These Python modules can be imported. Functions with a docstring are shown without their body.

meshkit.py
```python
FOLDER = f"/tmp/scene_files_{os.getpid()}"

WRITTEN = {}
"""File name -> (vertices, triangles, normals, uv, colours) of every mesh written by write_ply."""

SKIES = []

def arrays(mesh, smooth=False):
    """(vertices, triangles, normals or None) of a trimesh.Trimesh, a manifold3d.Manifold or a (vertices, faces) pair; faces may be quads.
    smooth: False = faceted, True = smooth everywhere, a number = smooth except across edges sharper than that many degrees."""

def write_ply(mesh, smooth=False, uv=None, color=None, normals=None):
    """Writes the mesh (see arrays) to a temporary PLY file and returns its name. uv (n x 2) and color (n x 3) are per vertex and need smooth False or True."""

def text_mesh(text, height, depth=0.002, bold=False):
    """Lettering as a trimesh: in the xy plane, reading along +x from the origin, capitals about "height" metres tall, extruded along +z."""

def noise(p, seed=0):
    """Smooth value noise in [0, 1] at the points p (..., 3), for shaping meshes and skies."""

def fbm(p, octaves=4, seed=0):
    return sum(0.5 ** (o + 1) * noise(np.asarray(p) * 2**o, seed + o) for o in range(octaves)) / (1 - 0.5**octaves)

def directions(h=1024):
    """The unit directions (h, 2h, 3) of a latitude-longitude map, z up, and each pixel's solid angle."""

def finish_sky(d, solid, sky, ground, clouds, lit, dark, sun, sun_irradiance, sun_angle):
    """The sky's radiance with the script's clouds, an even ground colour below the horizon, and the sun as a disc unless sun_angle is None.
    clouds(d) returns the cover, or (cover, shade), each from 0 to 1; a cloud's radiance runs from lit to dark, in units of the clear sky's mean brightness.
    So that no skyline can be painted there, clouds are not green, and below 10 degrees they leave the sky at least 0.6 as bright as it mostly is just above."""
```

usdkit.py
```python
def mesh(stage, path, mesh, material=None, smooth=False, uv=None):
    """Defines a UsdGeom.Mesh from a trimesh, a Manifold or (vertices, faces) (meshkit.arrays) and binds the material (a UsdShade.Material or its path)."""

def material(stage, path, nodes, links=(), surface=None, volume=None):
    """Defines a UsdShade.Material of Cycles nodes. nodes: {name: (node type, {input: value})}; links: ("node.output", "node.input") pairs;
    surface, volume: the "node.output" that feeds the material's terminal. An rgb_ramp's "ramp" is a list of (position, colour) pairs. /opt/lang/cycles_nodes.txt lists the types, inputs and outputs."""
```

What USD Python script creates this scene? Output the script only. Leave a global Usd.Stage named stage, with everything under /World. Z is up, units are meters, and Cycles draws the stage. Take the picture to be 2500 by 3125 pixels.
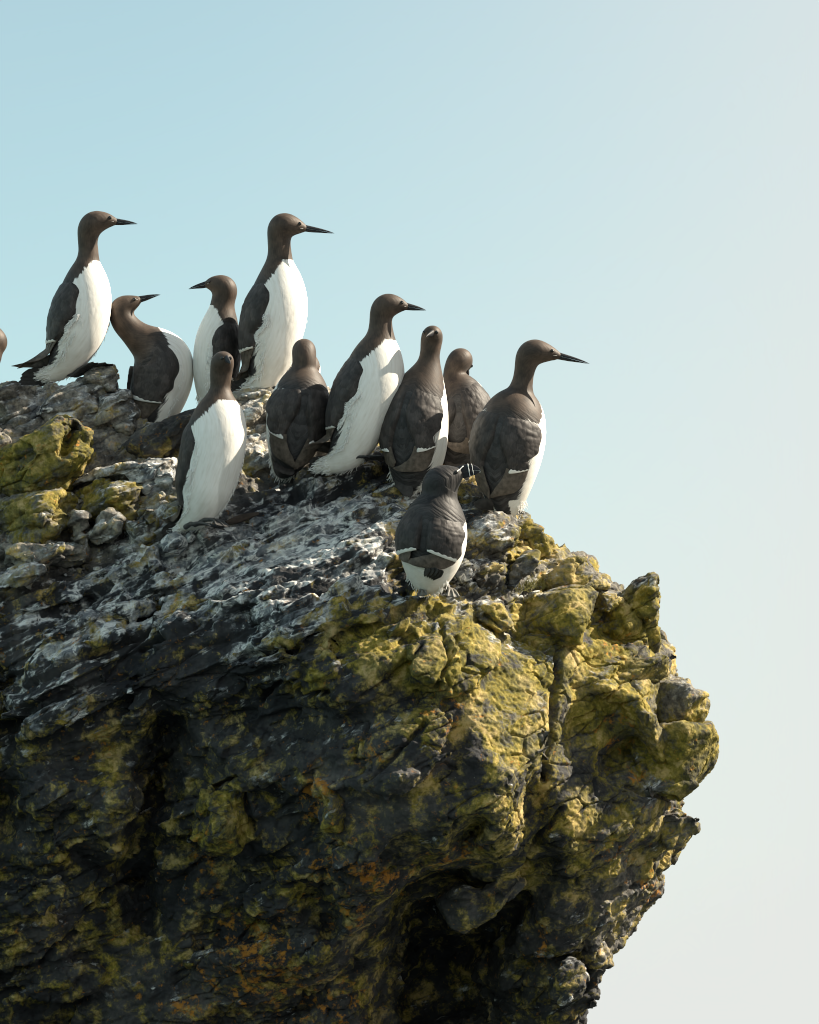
import math, numpy as np, trimesh, usdkit, meshkit
from scipy.interpolate import RBFInterpolator
from scipy.spatial import cKDTree
from pxr import Usd, UsdGeom, UsdLux, UsdShade, Gf, Sdf, Vt

stage = Usd.Stage.CreateInMemory()
UsdGeom.SetStageUpAxis(stage, UsdGeom.Tokens.z)
UsdGeom.SetStageMetersPerUnit(stage, 1.0)
UsdGeom.Xform.Define(stage, '/World')
UsdGeom.Scope.Define(stage, '/World/Looks')

# ---------------------------------------------------------------- camera, sky, sun, exposure
D, PITCH, PPM = 10.0, math.radians(10.5), 1250.0        # distance to the rock, upward tilt, photo pixels per metre there
CX = np.array([1.0, 0, 0])
CU = np.array([0, -math.sin(PITCH), math.cos(PITCH)])
CF = np.array([0, math.cos(PITCH), math.sin(PITCH)])
CENTRE = np.array([0, 0, 4.6])
EYE = CENTRE - D * CF
cam = UsdGeom.Camera.Define(stage, '/World/camera')
m4 = Gf.Matrix4d(1)
for i, row in enumerate((CX, CU, -CF)):
    m4.SetRow(i, Gf.Vec4d(*row, 0))
m4.SetRow(3, Gf.Vec4d(*EYE, 1))
cam.AddTransformOp().Set(m4)
cam.CreateHorizontalApertureAttr(36.0)
cam.CreateVerticalApertureAttr(36.0 * 1024 / 819)
cam.CreateFocalLengthAttr(36.0 * D / 2.0)
cam.CreateClippingRangeAttr(Gf.Vec2f(0.1, 100000))
cam.CreateExposureAttr(1.4)

SUN = np.array([0.80, 0.11, 0.67]); SUN /= np.linalg.norm(SUN)
SUN_ELEV, SUN_ROT = math.asin(SUN[2]), math.atan2(SUN[0], SUN[1])
sun = UsdLux.DistantLight.Define(stage, '/World/sun')
sun.CreateIntensityAttr(1.2)
sun.CreateAngleAttr(0.53)
sun.CreateColorAttr(Gf.Vec3f(1.0, 0.89, 0.715))
sun.GetPrim().CreateAttribute('inputs:normalize', Sdf.ValueTypeNames.Bool).Set(True)
zax = SUN; xax = np.cross([0, 0, 1.0], zax); xax /= np.linalg.norm(xax); yax = np.cross(zax, xax)
ms = Gf.Matrix4d(1)
for i, row in enumerate((xax, yax, zax)):
    ms.SetRow(i, Gf.Vec4d(*row, 0))
sun.AddTransformOp().Set(ms)

sky = UsdLux.DomeLight.Define(stage, '/World/sky')
skymat = usdkit.material(stage, '/World/Looks/sky_air', {
    'sky': ('sky_texture', {'sky_type': 'single_scattering', 'sun_disc': False, 'sun_elevation': SUN_ELEV, 'sun_rotation': SUN_ROT,
                            'altitude': 0.0, 'air_density': 1.0, 'aerosol_density': 1.2, 'ozone_density': 1.5}),
    'dir': ('texture_coordinate', {}),
    'xyz': ('separate_xyz', {}),
    'cl': ('noise_texture', {'scale': 2.2, 'detail': 3.0, 'roughness': 0.5}),
    'ax': ('math', {'math_type': 'multiply_add', 'value2': 3.9, 'value3': 0.20}),            # the veil thickens towards the sun's side
    'az': ('math', {'math_type': 'multiply_add', 'value2': -1.6}),         # and towards the horizon
    'an': ('math', {'math_type': 'multiply_add', 'value2': 0.5}),
    'hz': ('map_range', {'from_min': 0.0, 'from_max': 0.10, 'to_min': 0.7, 'to_max': 0.0, 'clamp': True}), 'hadd': ('math', {'math_type': 'add'}),
    'fac': ('map_range', {'range_type': 'smoothstep', 'from_min': -0.35, 'from_max': 0.75, 'to_min': 0.10, 'to_max': 0.96, 'clamp': True}),
    'tint': ('mix_color', {'blend_type': 'multiply', 'fac': 1.0, 'b': (0.97, 0.995, 0.73), 'use_clamp': False}),
    'veil': ('mix_color', {'b': (3.30, 3.38, 3.30), 'use_clamp': False}),
    'bg': ('background_shader', {'strength': 0.09}),
}, [('dir.generated', 'xyz.vector'), ('dir.generated', 'cl.vector'), ('xyz.x', 'ax.value1'), ('xyz.z', 'az.value1'), ('ax.value', 'az.value3'),
    ('cl.fac', 'an.value1'), ('az.value', 'an.value3'), ('xyz.z', 'hz.value'), ('hz.result', 'hadd.value1'), ('an.value', 'hadd.value2'), ('hadd.value', 'fac.value'), ('sky.color', 'tint.a'), ('tint.result', 'veil.a'), ('fac.result', 'veil.fac'), ('veil.result', 'bg.color')], surface='bg.background')
UsdShade.MaterialBindingAPI.Apply(sky.GetPrim()).Bind(skymat)
sky.GetPrim().SetCustomDataByKey('kind', 'structure')
sky.GetPrim().SetCustomDataByKey('label', 'pale cyan hazy sky fading to white on the right')

# ---------------------------------------------------------------- helpers
def at(u, v, d=0.0):
    """Point of the place seen at photo pixel (u, v), d metres beyond the rock's middle plane."""
    u, v, d = np.broadcast_arrays(*(np.asarray(x, float) for x in (u, v, d)))
    s = (D + d) / D / PPM
    return EYE + (D + d)[..., None] * CF + ((u - 1250) * s)[..., None] * CX + ((1562.5 - v) * s)[..., None] * CU

def project(p):
    q = np.asarray(p) - EYE
    d = q @ CF - D
    k = PPM * D / (D + d)
    return 1250 + (q @ CX) * k, 1562.5 - (q @ CU) * k, d

def surface_nets(f):
    """Vertices (in index space) and quads of the zero level of f, inside where f < 0."""
    s = f < 0
    n = np.zeros(tuple(x - 1 for x in f.shape), np.int8)
    def sl(o):
        return tuple(slice(k, f.shape[a] - 1 + k) for a, k in enumerate(o))
    for o in np.ndindex(2, 2, 2):
        n += s[sl(o)]
    act = np.argwhere((n > 0) & (n < 8))
    idx = np.full(n.shape, -1, np.int64)
    idx[tuple(act.T)] = np.arange(len(act))
    acc, cnt = np.zeros((len(act), 3)), np.zeros(len(act))
    for ax in range(3):
        for o in np.ndindex(2, 2, 2):
            if o[ax]:
                continue
            o2 = list(o); o2[ax] = 1
            fa, fb = f[tuple((act + o).T)], f[tuple((act + o2).T)]
            c = (fa < 0) != (fb < 0)
            t = np.where(c, fa / np.where(c, fa - fb, 1), 0)
            p = np.tile(np.array(o, float), (len(act), 1)); p[:, ax] += t
            acc += p * c[:, None]; cnt += c
    v = act + acc / cnt[:, None]
    faces = []
    for ax in range(3):
        b, c = (ax + 1) % 3, (ax + 2) % 3
        lo = [slice(1, -1)] * 3; lo[ax] = slice(0, -1)
        hi = list(lo); hi[ax] = slice(1, None)
        sa, sb = s[tuple(lo)], s[tuple(hi)]
        e = np.argwhere(sa != sb) + np.array([0 if k == ax else 1 for k in range(3)])
        inside = s[tuple(e.T)]
        def cell(db, dc):
            q = e.copy(); q[:, b] += db; q[:, c] += dc
            return idx[tuple(q.T)]
        quad = np.stack([cell(-1, -1), cell(0, -1), cell(0, 0), cell(-1, 0)], 1)
        quad[~inside] = quad[~inside][:, ::-1]
        faces.append(quad)
    q = np.vstack(faces)
    return v, np.vstack([q[:, [0, 1, 2]], q[:, [0, 2, 3]]])

def vnormals(v, f):
    n, fn = np.zeros_like(v), np.cross(v[f[:, 1]] - v[f[:, 0]], v[f[:, 2]] - v[f[:, 0]])
    for k in range(3):
        for a in range(3):
            n[:, a] += np.bincount(f[:, k], fn[:, a], len(v))
    return n / np.maximum(np.linalg.norm(n, axis=1, keepdims=True), 1e-12)

def relax(v, f, steps=2, lam=0.5):
    for _ in range(steps):
        acc, cnt = np.zeros_like(v), np.zeros(len(v))
        for a, b in ((0, 1), (1, 2), (2, 0)):
            for i, j in ((f[:, a], f[:, b]), (f[:, b], f[:, a])):
                for k in range(3):
                    acc[:, k] += np.bincount(i, v[j, k], len(v))
                cnt += np.bincount(i, minlength=len(v))
        v = v + lam * (acc / np.maximum(cnt, 1)[:, None] - v)
    return v

noise, fbm = meshkit.noise, meshkit.fbm

def sm01(x):
    x = np.clip(x, 0, 1)
    return x * x * (3 - 2 * x)

def facets(p, size, seed, stretch=(1, 1, 1), slope=0.55, step=0.35):
    """Broken-rock relief: each cell of a Voronoi pattern is a tilted plane of its own height. Also gives the distance to the nearest joint."""
    q = p / (size * np.asarray(stretch, float))
    lo, hi = np.floor(q.min(0)) - 1, np.ceil(q.max(0)) + 1
    rng = np.random.default_rng(seed)
    g = np.stack(np.meshgrid(*[np.arange(a, b + 1) for a, b in zip(lo, hi)], indexing='ij'), -1).reshape(-1, 3)
    sites = g + rng.uniform(-0.45, 0.45, g.shape)
    h = rng.uniform(-1, 1, len(g)) * step
    gr = rng.normal(0, 1, g.shape); gr *= slope / np.linalg.norm(gr, axis=1, keepdims=True)
    dist, i = cKDTree(sites).query(q, k=2, workers=-1)
    r = q - sites[i[:, 0]]
    out = h[i[:, 0]] + (r * gr[i[:, 0]]).sum(1)
    r2 = q - sites[i[:, 1]]
    out2 = h[i[:, 1]] + (r2 * gr[i[:, 1]]).sum(1)
    gap = dist[:, 1] - dist[:, 0]
    w = 0.5 * (1 - sm01(gap / 0.06))
    return (out * (1 - w) + out2 * w) * size, gap

def rot2(p, ang):
    """Bedding coordinates: along the layers in the picture, across them, and in depth."""
    a, b, c = p @ CX, p @ CU, p @ CF
    ca, sa = math.cos(ang), math.sin(ang)
    return np.stack([a * ca + b * sa, -a * sa + b * ca, c], -1)

def seg_dist(u, v, pts, width=None):
    """Distance in pixels from (u, v) to a polyline."""
    best = np.full(np.shape(u), 1e9)
    for (x0, y0), (x1, y1) in zip(pts[:-1], pts[1:]):
        dx, dy = x1 - x0, y1 - y0
        t = np.clip(((u - x0) * dx + (v - y0) * dy) / (dx * dx + dy * dy), 0, 1)
        best = np.minimum(best, np.hypot(u - x0 - t * dx, v - y0 - t * dy))
    return best

def poly_sd(u, v, poly):
    """Signed distance (negative inside) in pixels to a closed polygon."""
    ds = seg_dist(u, v, poly + poly[:1])
    inside = np.zeros(np.shape(u), bool)
    for (x0, y0), (x1, y1) in zip(poly, poly[1:] + poly[:1]):
        c = (y0 > v) != (y1 > v)
        inside ^= c & (u < (x1 - x0) * (v - y0) / ((y1 - y0) or 1e-9) + x0)
    return np.where(inside, -ds, ds)

USED = {}
def unique(path):
    k = USED.get(path, 0); USED[path] = k + 1
    return path if k == 0 else f'{path}_{k:03d}'

def put(parent, name, vf, mat, smooth=True, prim=None, label=None):
    path = unique(f'{parent}/{name}')
    m = usdkit.mesh(stage, path, vf, mat, smooth)
    for k, val in (prim or {}).items():
        api = UsdGeom.PrimvarsAPI(m)
        val = np.asarray(val, np.float32)
        if val.ndim == 2:
            api.CreatePrimvar(k, Sdf.ValueTypeNames.Color3fArray, 'vertex').Set(Vt.Vec3fArray.FromNumpy(val))
        else:
            api.CreatePrimvar(k, Sdf.ValueTypeNames.FloatArray, 'vertex').Set(Vt.FloatArray.FromNumpy(val))
    if label:
        m.GetPrim().SetCustomDataByKey('label', label)
    return m.GetPrim()

def tag(prim, label=None, cat=None, group=None, kind=None):
    for k, s in (('label', label), ('category', cat), ('group', group), ('kind', kind)):
        if s:
            prim.SetCustomDataByKey(k, s)
    return prim

# ---------------------------------------------------------------- rock material
def rock_material(path, scale=1.0):
    """Dark basalt with guano, yellow-green lichen and orange lichen where the mesh's 'growth' data say (r lichen, g guano, b orange)."""
    n = {
        'geo': ('geometry', {}),
        'att': ('attribute', {'attribute': 'growth'}),
        'sep': ('separate_color', {}),
        # bedding-aligned coordinates for streaks
        'bed0': ('mapping', {'rotation': (0, math.radians(24), 0)}), 'bed': ('mapping', {'scale': (0.26, 0.6, 1.0)}),
        'drip': ('mapping', {'scale': (1.0, 1.0, 0.28)}),
        'n_base': ('noise_texture', {'scale': 9.0, 'detail': 8.0, 'roughness': 0.65}),
        'n_fine': ('noise_texture', {'scale': 70.0, 'detail': 6.0, 'roughness': 0.7}),
        'n_lich': ('noise_texture', {'scale': 16.0, 'detail': 9.0, 'roughness': 0.68, 'distortion': 0.4}),
        'n_lich2': ('noise_texture', {'scale': 150.0, 'detail': 5.0, 'roughness': 0.7}),
        'n_gua': ('noise_texture', {'scale': 30.0, 'detail': 8.0, 'roughness': 0.66, 'distortion': 0.8}),
        'n_drip': ('noise_texture', {'scale': 34.0, 'detail': 6.0, 'roughness': 0.6, 'distortion': 0.5}),
        'n_or': ('noise_texture', {'scale': 38.0, 'detail': 7.0, 'roughness': 0.7}),
        'n_tone': ('noise_texture', {'scale': 5.0, 'detail': 3.0}),
        'base': ('rgb_ramp', {'ramp': [(0.32, (0.007, 0.008, 0.010)), (0.5, (0.020, 0.021, 0.024)), (0.62, (0.045, 0.044, 0.045)), (0.75, (0.09, 0.08, 0.072))]}),
        'lich': ('rgb_ramp', {'ramp': [(0.24, (0.020, 0.019, 0.007)), (0.38, (0.058, 0.053, 0.011)), (0.49, (0.135, 0.113, 0.014)), (0.58, (0.24, 0.185, 0.030)), (0.70, (0.43, 0.315, 0.115))]}),
        'lsum': ('math', {'math_type': 'multiply_add', 'value2': 1.0}), 'lsum2': ('math', {'math_type': 'multiply_add', 'value2': 0.6}), 'lsum3': ('math', {'math_type': 'multiply_add', 'value2': 1.0, 'value3': -0.6}),
        'lsub': ('math', {'math_type': 'subtract', 'value2': 0.5}),
        'lmul': ('math', {'math_type': 'multiply_add', 'value2': 3.2}),
        'lfac': ('map_range', {'from_min': 0.34, 'from_max': 0.74, 'clamp': True}),
        'lfin': ('math', {'math_type': 'multiply_add', 'value2': 0.9}),
        'lfin0': ('math', {'math_type': 'subtract', 'value2': 0.5}),
        'gsub': ('math', {'math_type': 'subtract', 'value2': 0.5}),
        'gmul': ('math', {'math_type': 'multiply_add', 'value2': 3.0}),
        'gsub2': ('math', {'math_type': 'subtract', 'value2': 0.5}),
        'gmul2': ('math', {'math_type': 'multiply_add', 'value2': 1.6}),
        'gfac': ('map_range', {'from_min': 0.40, 'from_max': 0.84, 'clamp': True, 'to_max': 0.92}),
        'gcol': ('rgb_ramp', {'ramp': [(0.30, (0.06, 0.07, 0.082)), (0.45, (0.165, 0.178, 0.192)), (0.56, (0.36, 0.36, 0.352)), (0.68, (0.60, 0.585, 0.55))]}),
        'lab': ('math', {'math_type': 'subtract', 'value2': 0.5}), 'labs': ('math', {'math_type': 'absolute'}), 'lin': ('map_range', {'from_min': 0.012, 'from_max': 0.045, 'to_min': 1.0, 'to_max': 0.0, 'clamp': True}),
        'lgate': ('map_range', {'from_min': 0.50, 'from_max': 0.78, 'clamp': True}), 'lmulg': ('math', {'math_type': 'multiply'}), 'mw': ('mix_color', {'b': (0.62, 0.62, 0.60)}),
        'n_line': ('noise_texture', {'scale': 17.0, 'detail': 7.0, 'roughness': 0.62, 'distortion': 0.9}), 'bedl': ('mapping', {'scale': (0.45, 1.0, 1.0)}),
        'osub': ('math', {'math_type': 'subtract', 'value2': 0.5}),
        'omul': ('math', {'math_type': 'multiply_add', 'value2': 3.4}),
        'ofac': ('map_range', {'from_min': 0.52, 'from_max': 0.82, 'clamp': True, 'to_max': 0.85}),
        'dry': ('rgb_ramp', {'ramp': [(0.30, (0.030, 0.028, 0.027)), (0.44, (0.11, 0.103, 0.090)), (0.56, (0.24, 0.22, 0.185)), (0.70, (0.38, 0.345, 0.28))]}), 'dryatt': ('attribute', {'attribute': 'dry'}), 'mdry': ('mix_color', {}), 'mg': ('mix_color', {}), 'ml': ('mix_color', {}), 'mo': ('mix_color', {'b': (0.40, 0.17, 0.02)}), 'lvar': ('map_range', {'from_min': 0.46, 'from_max': 0.66, 'to_min': 0.0, 'to_max': 0.38, 'clamp': True}), 'lcol': ('mix_color', {}), 'lgrey': ('rgb_ramp', {'ramp': [(0.3, (0.03, 0.028, 0.025)), (0.5, (0.12, 0.108, 0.088)), (0.68, (0.34, 0.29, 0.21))]}), 'n_var': ('noise_texture', {'scale': 11.0, 'detail': 6.0, 'roughness': 0.6}),
        'bump1': ('bump', {'strength': 0.5, 'distance': 0.010}), 'bump3': ('bump', {'strength': 0.7, 'distance': 0.004}),
        'bump2': ('bump', {'strength': 0.6, 'distance': 0.003}),
        'p': ('principled_bsdf', {'roughness': 0.82, 'specular_ior_level': 0.3}),
    }
    L = [('geo.position', x) for x in ('bed0.vector', 'drip.vector', 'n_base.vector', 'n_fine.vector', 'n_lich.vector', 'n_lich2.vector', 'n_or.vector', 'n_tone.vector')]
    L += [('bed0.vector', 'bed.vector'), ('bed.vector', 'n_gua.vector'), ('drip.vector', 'n_drip.vector'), ('att.color', 'sep.color'),
          ('n_base.fac', 'base.fac'),
          ('n_lich.fac', 'lsub.value1'), ('lsub.value', 'lmul.value1'), ('sep.r', 'lmul.value3'),
          ('n_lich2.fac', 'lfin0.value1'), ('lfin0.value', 'lfin.value1'), ('lmul.value', 'lfin.value3'), ('lfin.value', 'lfac.value'),
          ('n_fine.fac', 'lsum.value1'), ('n_base.fac', 'lsum.value3'), ('lsum.value', 'lsum2.value1'), ('n_lich.fac', 'lsum2.value3'), ('lsum2.value', 'lsum3.value1'), ('lsum3.value', 'lich.fac'),
          ('n_gua.fac', 'gsub.value1'), ('gsub.value', 'gmul.value1'), ('sep.g', 'gmul.value3'),
          ('n_drip.fac', 'gsub2.value1'), ('gsub2.value', 'gmul2.value1'), ('gmul.value', 'gmul2.value3'), ('gmul2.value', 'gfac.value'),
          ('lsum3.value', 'gcol.fac'),
          ('n_or.fac', 'osub.value1'), ('osub.value', 'omul.value1'), ('sep.b', 'omul.value3'), ('omul.value', 'ofac.value'),
          ('base.color', 'mdry.a'), ('dry.color', 'mdry.b'), ('dryatt.fac', 'mdry.fac'), ('lsum3.value', 'dry.fac'), ('mdry.result', 'mg.a'), ('gcol.color', 'mg.b'), ('gfac.result', 'mg.fac'),
          ('bed0.vector', 'bedl.vector'), ('bedl.vector', 'n_line.vector'), ('n_line.fac', 'lab.value1'), ('lab.value', 'labs.value1'), ('labs.value', 'lin.value'), ('gmul2.value', 'lgate.value'), ('lin.result', 'lmulg.value1'), ('lgate.result', 'lmulg.value2'),
          ('mg.result', 'mw.a'), ('lmulg.value', 'mw.fac'), ('mw.result', 'ml.a'), ('geo.position', 'n_var.vector'), ('n_var.fac', 'lvar.value'), ('lsum3.value', 'lgrey.fac'), ('lich.color', 'lcol.a'), ('lgrey.color', 'lcol.b'), ('lvar.result', 'lcol.fac'), ('lcol.result', 'ml.b'), ('lfac.result', 'ml.fac'),
          ('ml.result', 'mo.a'), ('ofac.result', 'mo.fac'),
          ('n_gua.fac', 'bump1.height'), ('bump1.normal', 'bump2.normal'), ('n_fine.fac', 'bump2.height'),
          ('mo.result', 'p.base_color'), ('bump2.normal', 'bump3.normal'), ('n_lich2.fac', 'bump3.height'), ('bump3.normal', 'p.normal')]
    return usdkit.material(stage, path, n, L, surface='p.BSDF')

ROCK = rock_material('/World/Looks/rock')

def blobs(u, v, lst):
    out = np.zeros(np.shape(u))
    for x, y, rx, ry, a in lst:
        out = np.maximum(out, a * np.exp(-0.5 * (((u - x) / rx) ** 2 + ((v - y) / ry) ** 2) * 1.2))
    return out

LICHEN = [(1150, 1960, 190, 130, .95), (1400, 2010, 260, 170, 1.0), (1620, 2050, 170, 200, 1.0), (1300, 2200, 170, 120, .62), (1560, 2280, 180, 160, .75),
          (1500, 2510, 170, 90, .62), (1250, 2450, 120, 80, .45), (1880, 1960, 150, 130, 1.0), (1750, 1830, 150, 90, .85), (1620, 1660, 120, 80, .85),
          (1960, 1850, 60, 120, .9), (2100, 2300, 110, 130, .95), (1880, 2150, 160, 140, .95), (1900, 2300, 100, 120, .75), (1700, 2500, 130, 110, .6), (1800, 2650, 120, 60, .35),
          (330, 2330, 70, 150, .62), (200, 2500, 150, 200, .38), (660, 2480, 120, 110, .66), (950, 2720, 160, 90, .5), (720, 2780, 120, 90, .5), (350, 2900, 160, 160, .5),
          (140, 2750, 120, 120, .4), (700, 1690, 60, 60, .55), (560, 1850, 90, 60, .5), (470, 1760, 60, 40, .45), (870, 1980, 80, 60, .55), (420, 2080, 70, 60, .45),
          (1240, 1730, 70, 50, .7), (1320, 1850, 110, 60, .85), (960, 2100, 70, 60, .7), (1000, 2330, 40, 90, .5), (2090, 2500, 60, 50, .6), (520, 1980, 60, 60, .35), (1050, 2550, 200, 120, .35),
          (60, 1580, 90, 60, .5), (380, 1540, 70, 50, .5), (760, 1440, 60, 60, .5), (1780, 1720, 60, 30, .7)]
GUANO = [(650, 1700, 330, 150, .86), (1000, 1600, 260, 120, .88), (1100, 1720, 220, 110, .8), (350, 1830, 330, 130, .62), (150, 1930, 200, 140, .54), (800, 1880, 200, 110, .66),
         (120, 2130, 160, 110, .55), (380, 2130, 130, 70, .45), (760, 2010, 130, 70, .6), (450, 1450, 200, 60, .75), (330, 1160, 150, 60, .82), (100, 1220, 160, 60, .74), (230, 1270, 120, 50, .6), (450, 1240, 120, 60, .5),
         (820, 1330, 100, 120, .6), (1400, 1880, 120, 50, .6), (1560, 1960, 160, 40, .62), (1560, 1650, 120, 60, .5), (1650, 1790, 110, 50, .7), (1690, 2010, 40, 60, .7), (1440, 1800, 90, 60, .75), (1500, 1620, 80, 40, .6),
         (1960, 1790, 40, 40, .7), (2000, 2430, 70, 60, .42), (1740, 3000, 60, 100, .42), (900, 2480, 60, 50, .3), (1240, 2530, 60, 60, .3), (1830, 2800, 60, 60, .3),
         (1870, 2000, 40, 200, .35), (250, 2200, 60, 40, .55), (840, 2080, 60, 40, .5)]
ORANGE = [(960, 2440, 45, 80, .62), (1150, 2670, 130, 50, .58), (1100, 2780, 60, 60, .5), (800, 2920, 160, 130, .55), (720, 2850, 60, 110, .5), (1000, 2650, 100, 50, .45), (1380, 2620, 130, 40, .52),
          (1950, 2380, 50, 40, .6), (1880, 2250, 60, 80, .42), (1650, 2900, 50, 60, .52), (1000, 3060, 100, 60, .5), (1400, 2180, 120, 100, .36), (1850, 2600, 100, 60, .42), (1950, 2680, 60, 60, .45), (620, 2650, 80, 120, .4), (300, 2260, 60, 50, .45), (1880, 1980, 60, 60, .36), (1160, 2290, 50, 40, .45), (660, 2960, 60, 60, .45), (560, 3050, 120, 60, .4)]

def growth(p, nrm=None, relief=None):
    u, v, d = project(p)
    j = (fbm(p * 5.0, 3, 71) - 0.5) * 120
    k = (fbm(p * 5.0, 3, 93) - 0.5) * 120
    u2, v2 = u + j, v + k
    g = np.stack([blobs(u2, v2, LICHEN), blobs(u2, v2, GUANO), blobs(u2, v2, ORANGE)], -1)
    g[:, 0] = np.maximum(g[:, 0], 0.24 + 0.09 * sm01((v - 2150) / 250) + 0.20 * sm01((u - 1250) / 250) * sm01((v - 1850) / 150) * (1 - sm01((v - 2600) / 150))) - 0.45 * np.clip(g[:, 1] - 0.3, 0, 1)
    g[:, 1] = np.maximum(g[:, 1], 0.10)
    g[:, 2] = np.maximum(g[:, 2], 0.12)
    g[:, 0] = np.minimum(g[:, 0], 0.80)
    if relief is not None:                  # the raised ribs catch the droppings, the clefts stay bare
        g[:, 1] += np.clip(relief * 9.0, -0.30, 0.25)
        g[:, 0] += np.clip(relief * 5.0, -0.22, 0.15)
    if nrm is not None:                     # droppings lie on what faces up, lichen thins out under overhangs
        g[:, 1] += 0.22 * np.clip(nrm[:, 2], -0.3, 0.8) - 0.08
        g[:, 0] += 0.15 * np.clip(nrm[:, 0], -0.5, 0.5) - 0.35 * np.clip(nrm[:, 2] - 0.35, 0, 1)
    return g

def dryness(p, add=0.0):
    u, v, d = project(p)
    j = (fbm(p * 4.0, 3, 55) - 0.5) * 160
    left = 1 - sm01((v + j - (1730 - 0.42 * u)) / 160)
    right = sm01((u + j - 1400) / 150) * (1 - sm01((v + j - 2150) / 300))
    rim = 0.6 * sm01((u + j - 1750) / 150)
    lowpart = 0.15 * sm01((v + j - 2150) / 250) * sm01(fbm(p * 3.0, 2, 58) * 2.6 - 0.8)
    return np.clip(np.maximum(np.maximum(left, 0.75 * right), np.maximum(rim, lowpart)) + add, 0, 1)

# ---------------------------------------------------------------- the cliff
OUTLINE = [(-700, 1190), (-300, 1165), (-60, 1150), (24, 1150), (61, 1138), (73, 1160), (101, 1164), (174, 1158), (211, 1150), (260, 1123), (284, 1106), (345, 1113), (357, 1140), (361, 1196), (390, 1199),
           (440, 1260), (487, 1288), (530, 1268), (573, 1251), (618, 1243), (665, 1225), (711, 1202), (784, 1197), (845, 1186), (900, 1172), (1008, 1166), (1023, 1170), (1060, 1240), (1126, 1368), (1179, 1370),
           (1300, 1402), (1420, 1432), (1490, 1520), (1530, 1574), (1567, 1578), (1600, 1610), (1640, 1660), (1690, 1705), (1740, 1722), (1790, 1712), (1826, 1748), (1884, 1799), (1930, 1850), (1975, 1930), (2005, 1990), (2032, 2005), (2038, 2040), (2060, 2088), (2108, 2128), (2132, 2150), (2122, 2200),
           (2125, 2218), (2152, 2255), (2136, 2320), (2100, 2385), (2068, 2441), (2060, 2481), (2080, 2530), (2075, 2579), (2048, 2614), (2045, 2643), (2023, 2663), (1999, 2727), (1942, 2762), (1888, 2826),
           (1858, 2865), (1824, 2910), (1794, 2969), (1779, 3008), (1775, 3048), (1745, 3092), (1725, 3124), (1690, 3200), (1660, 3400), (1650, 3700), (-700, 3700)]
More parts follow.
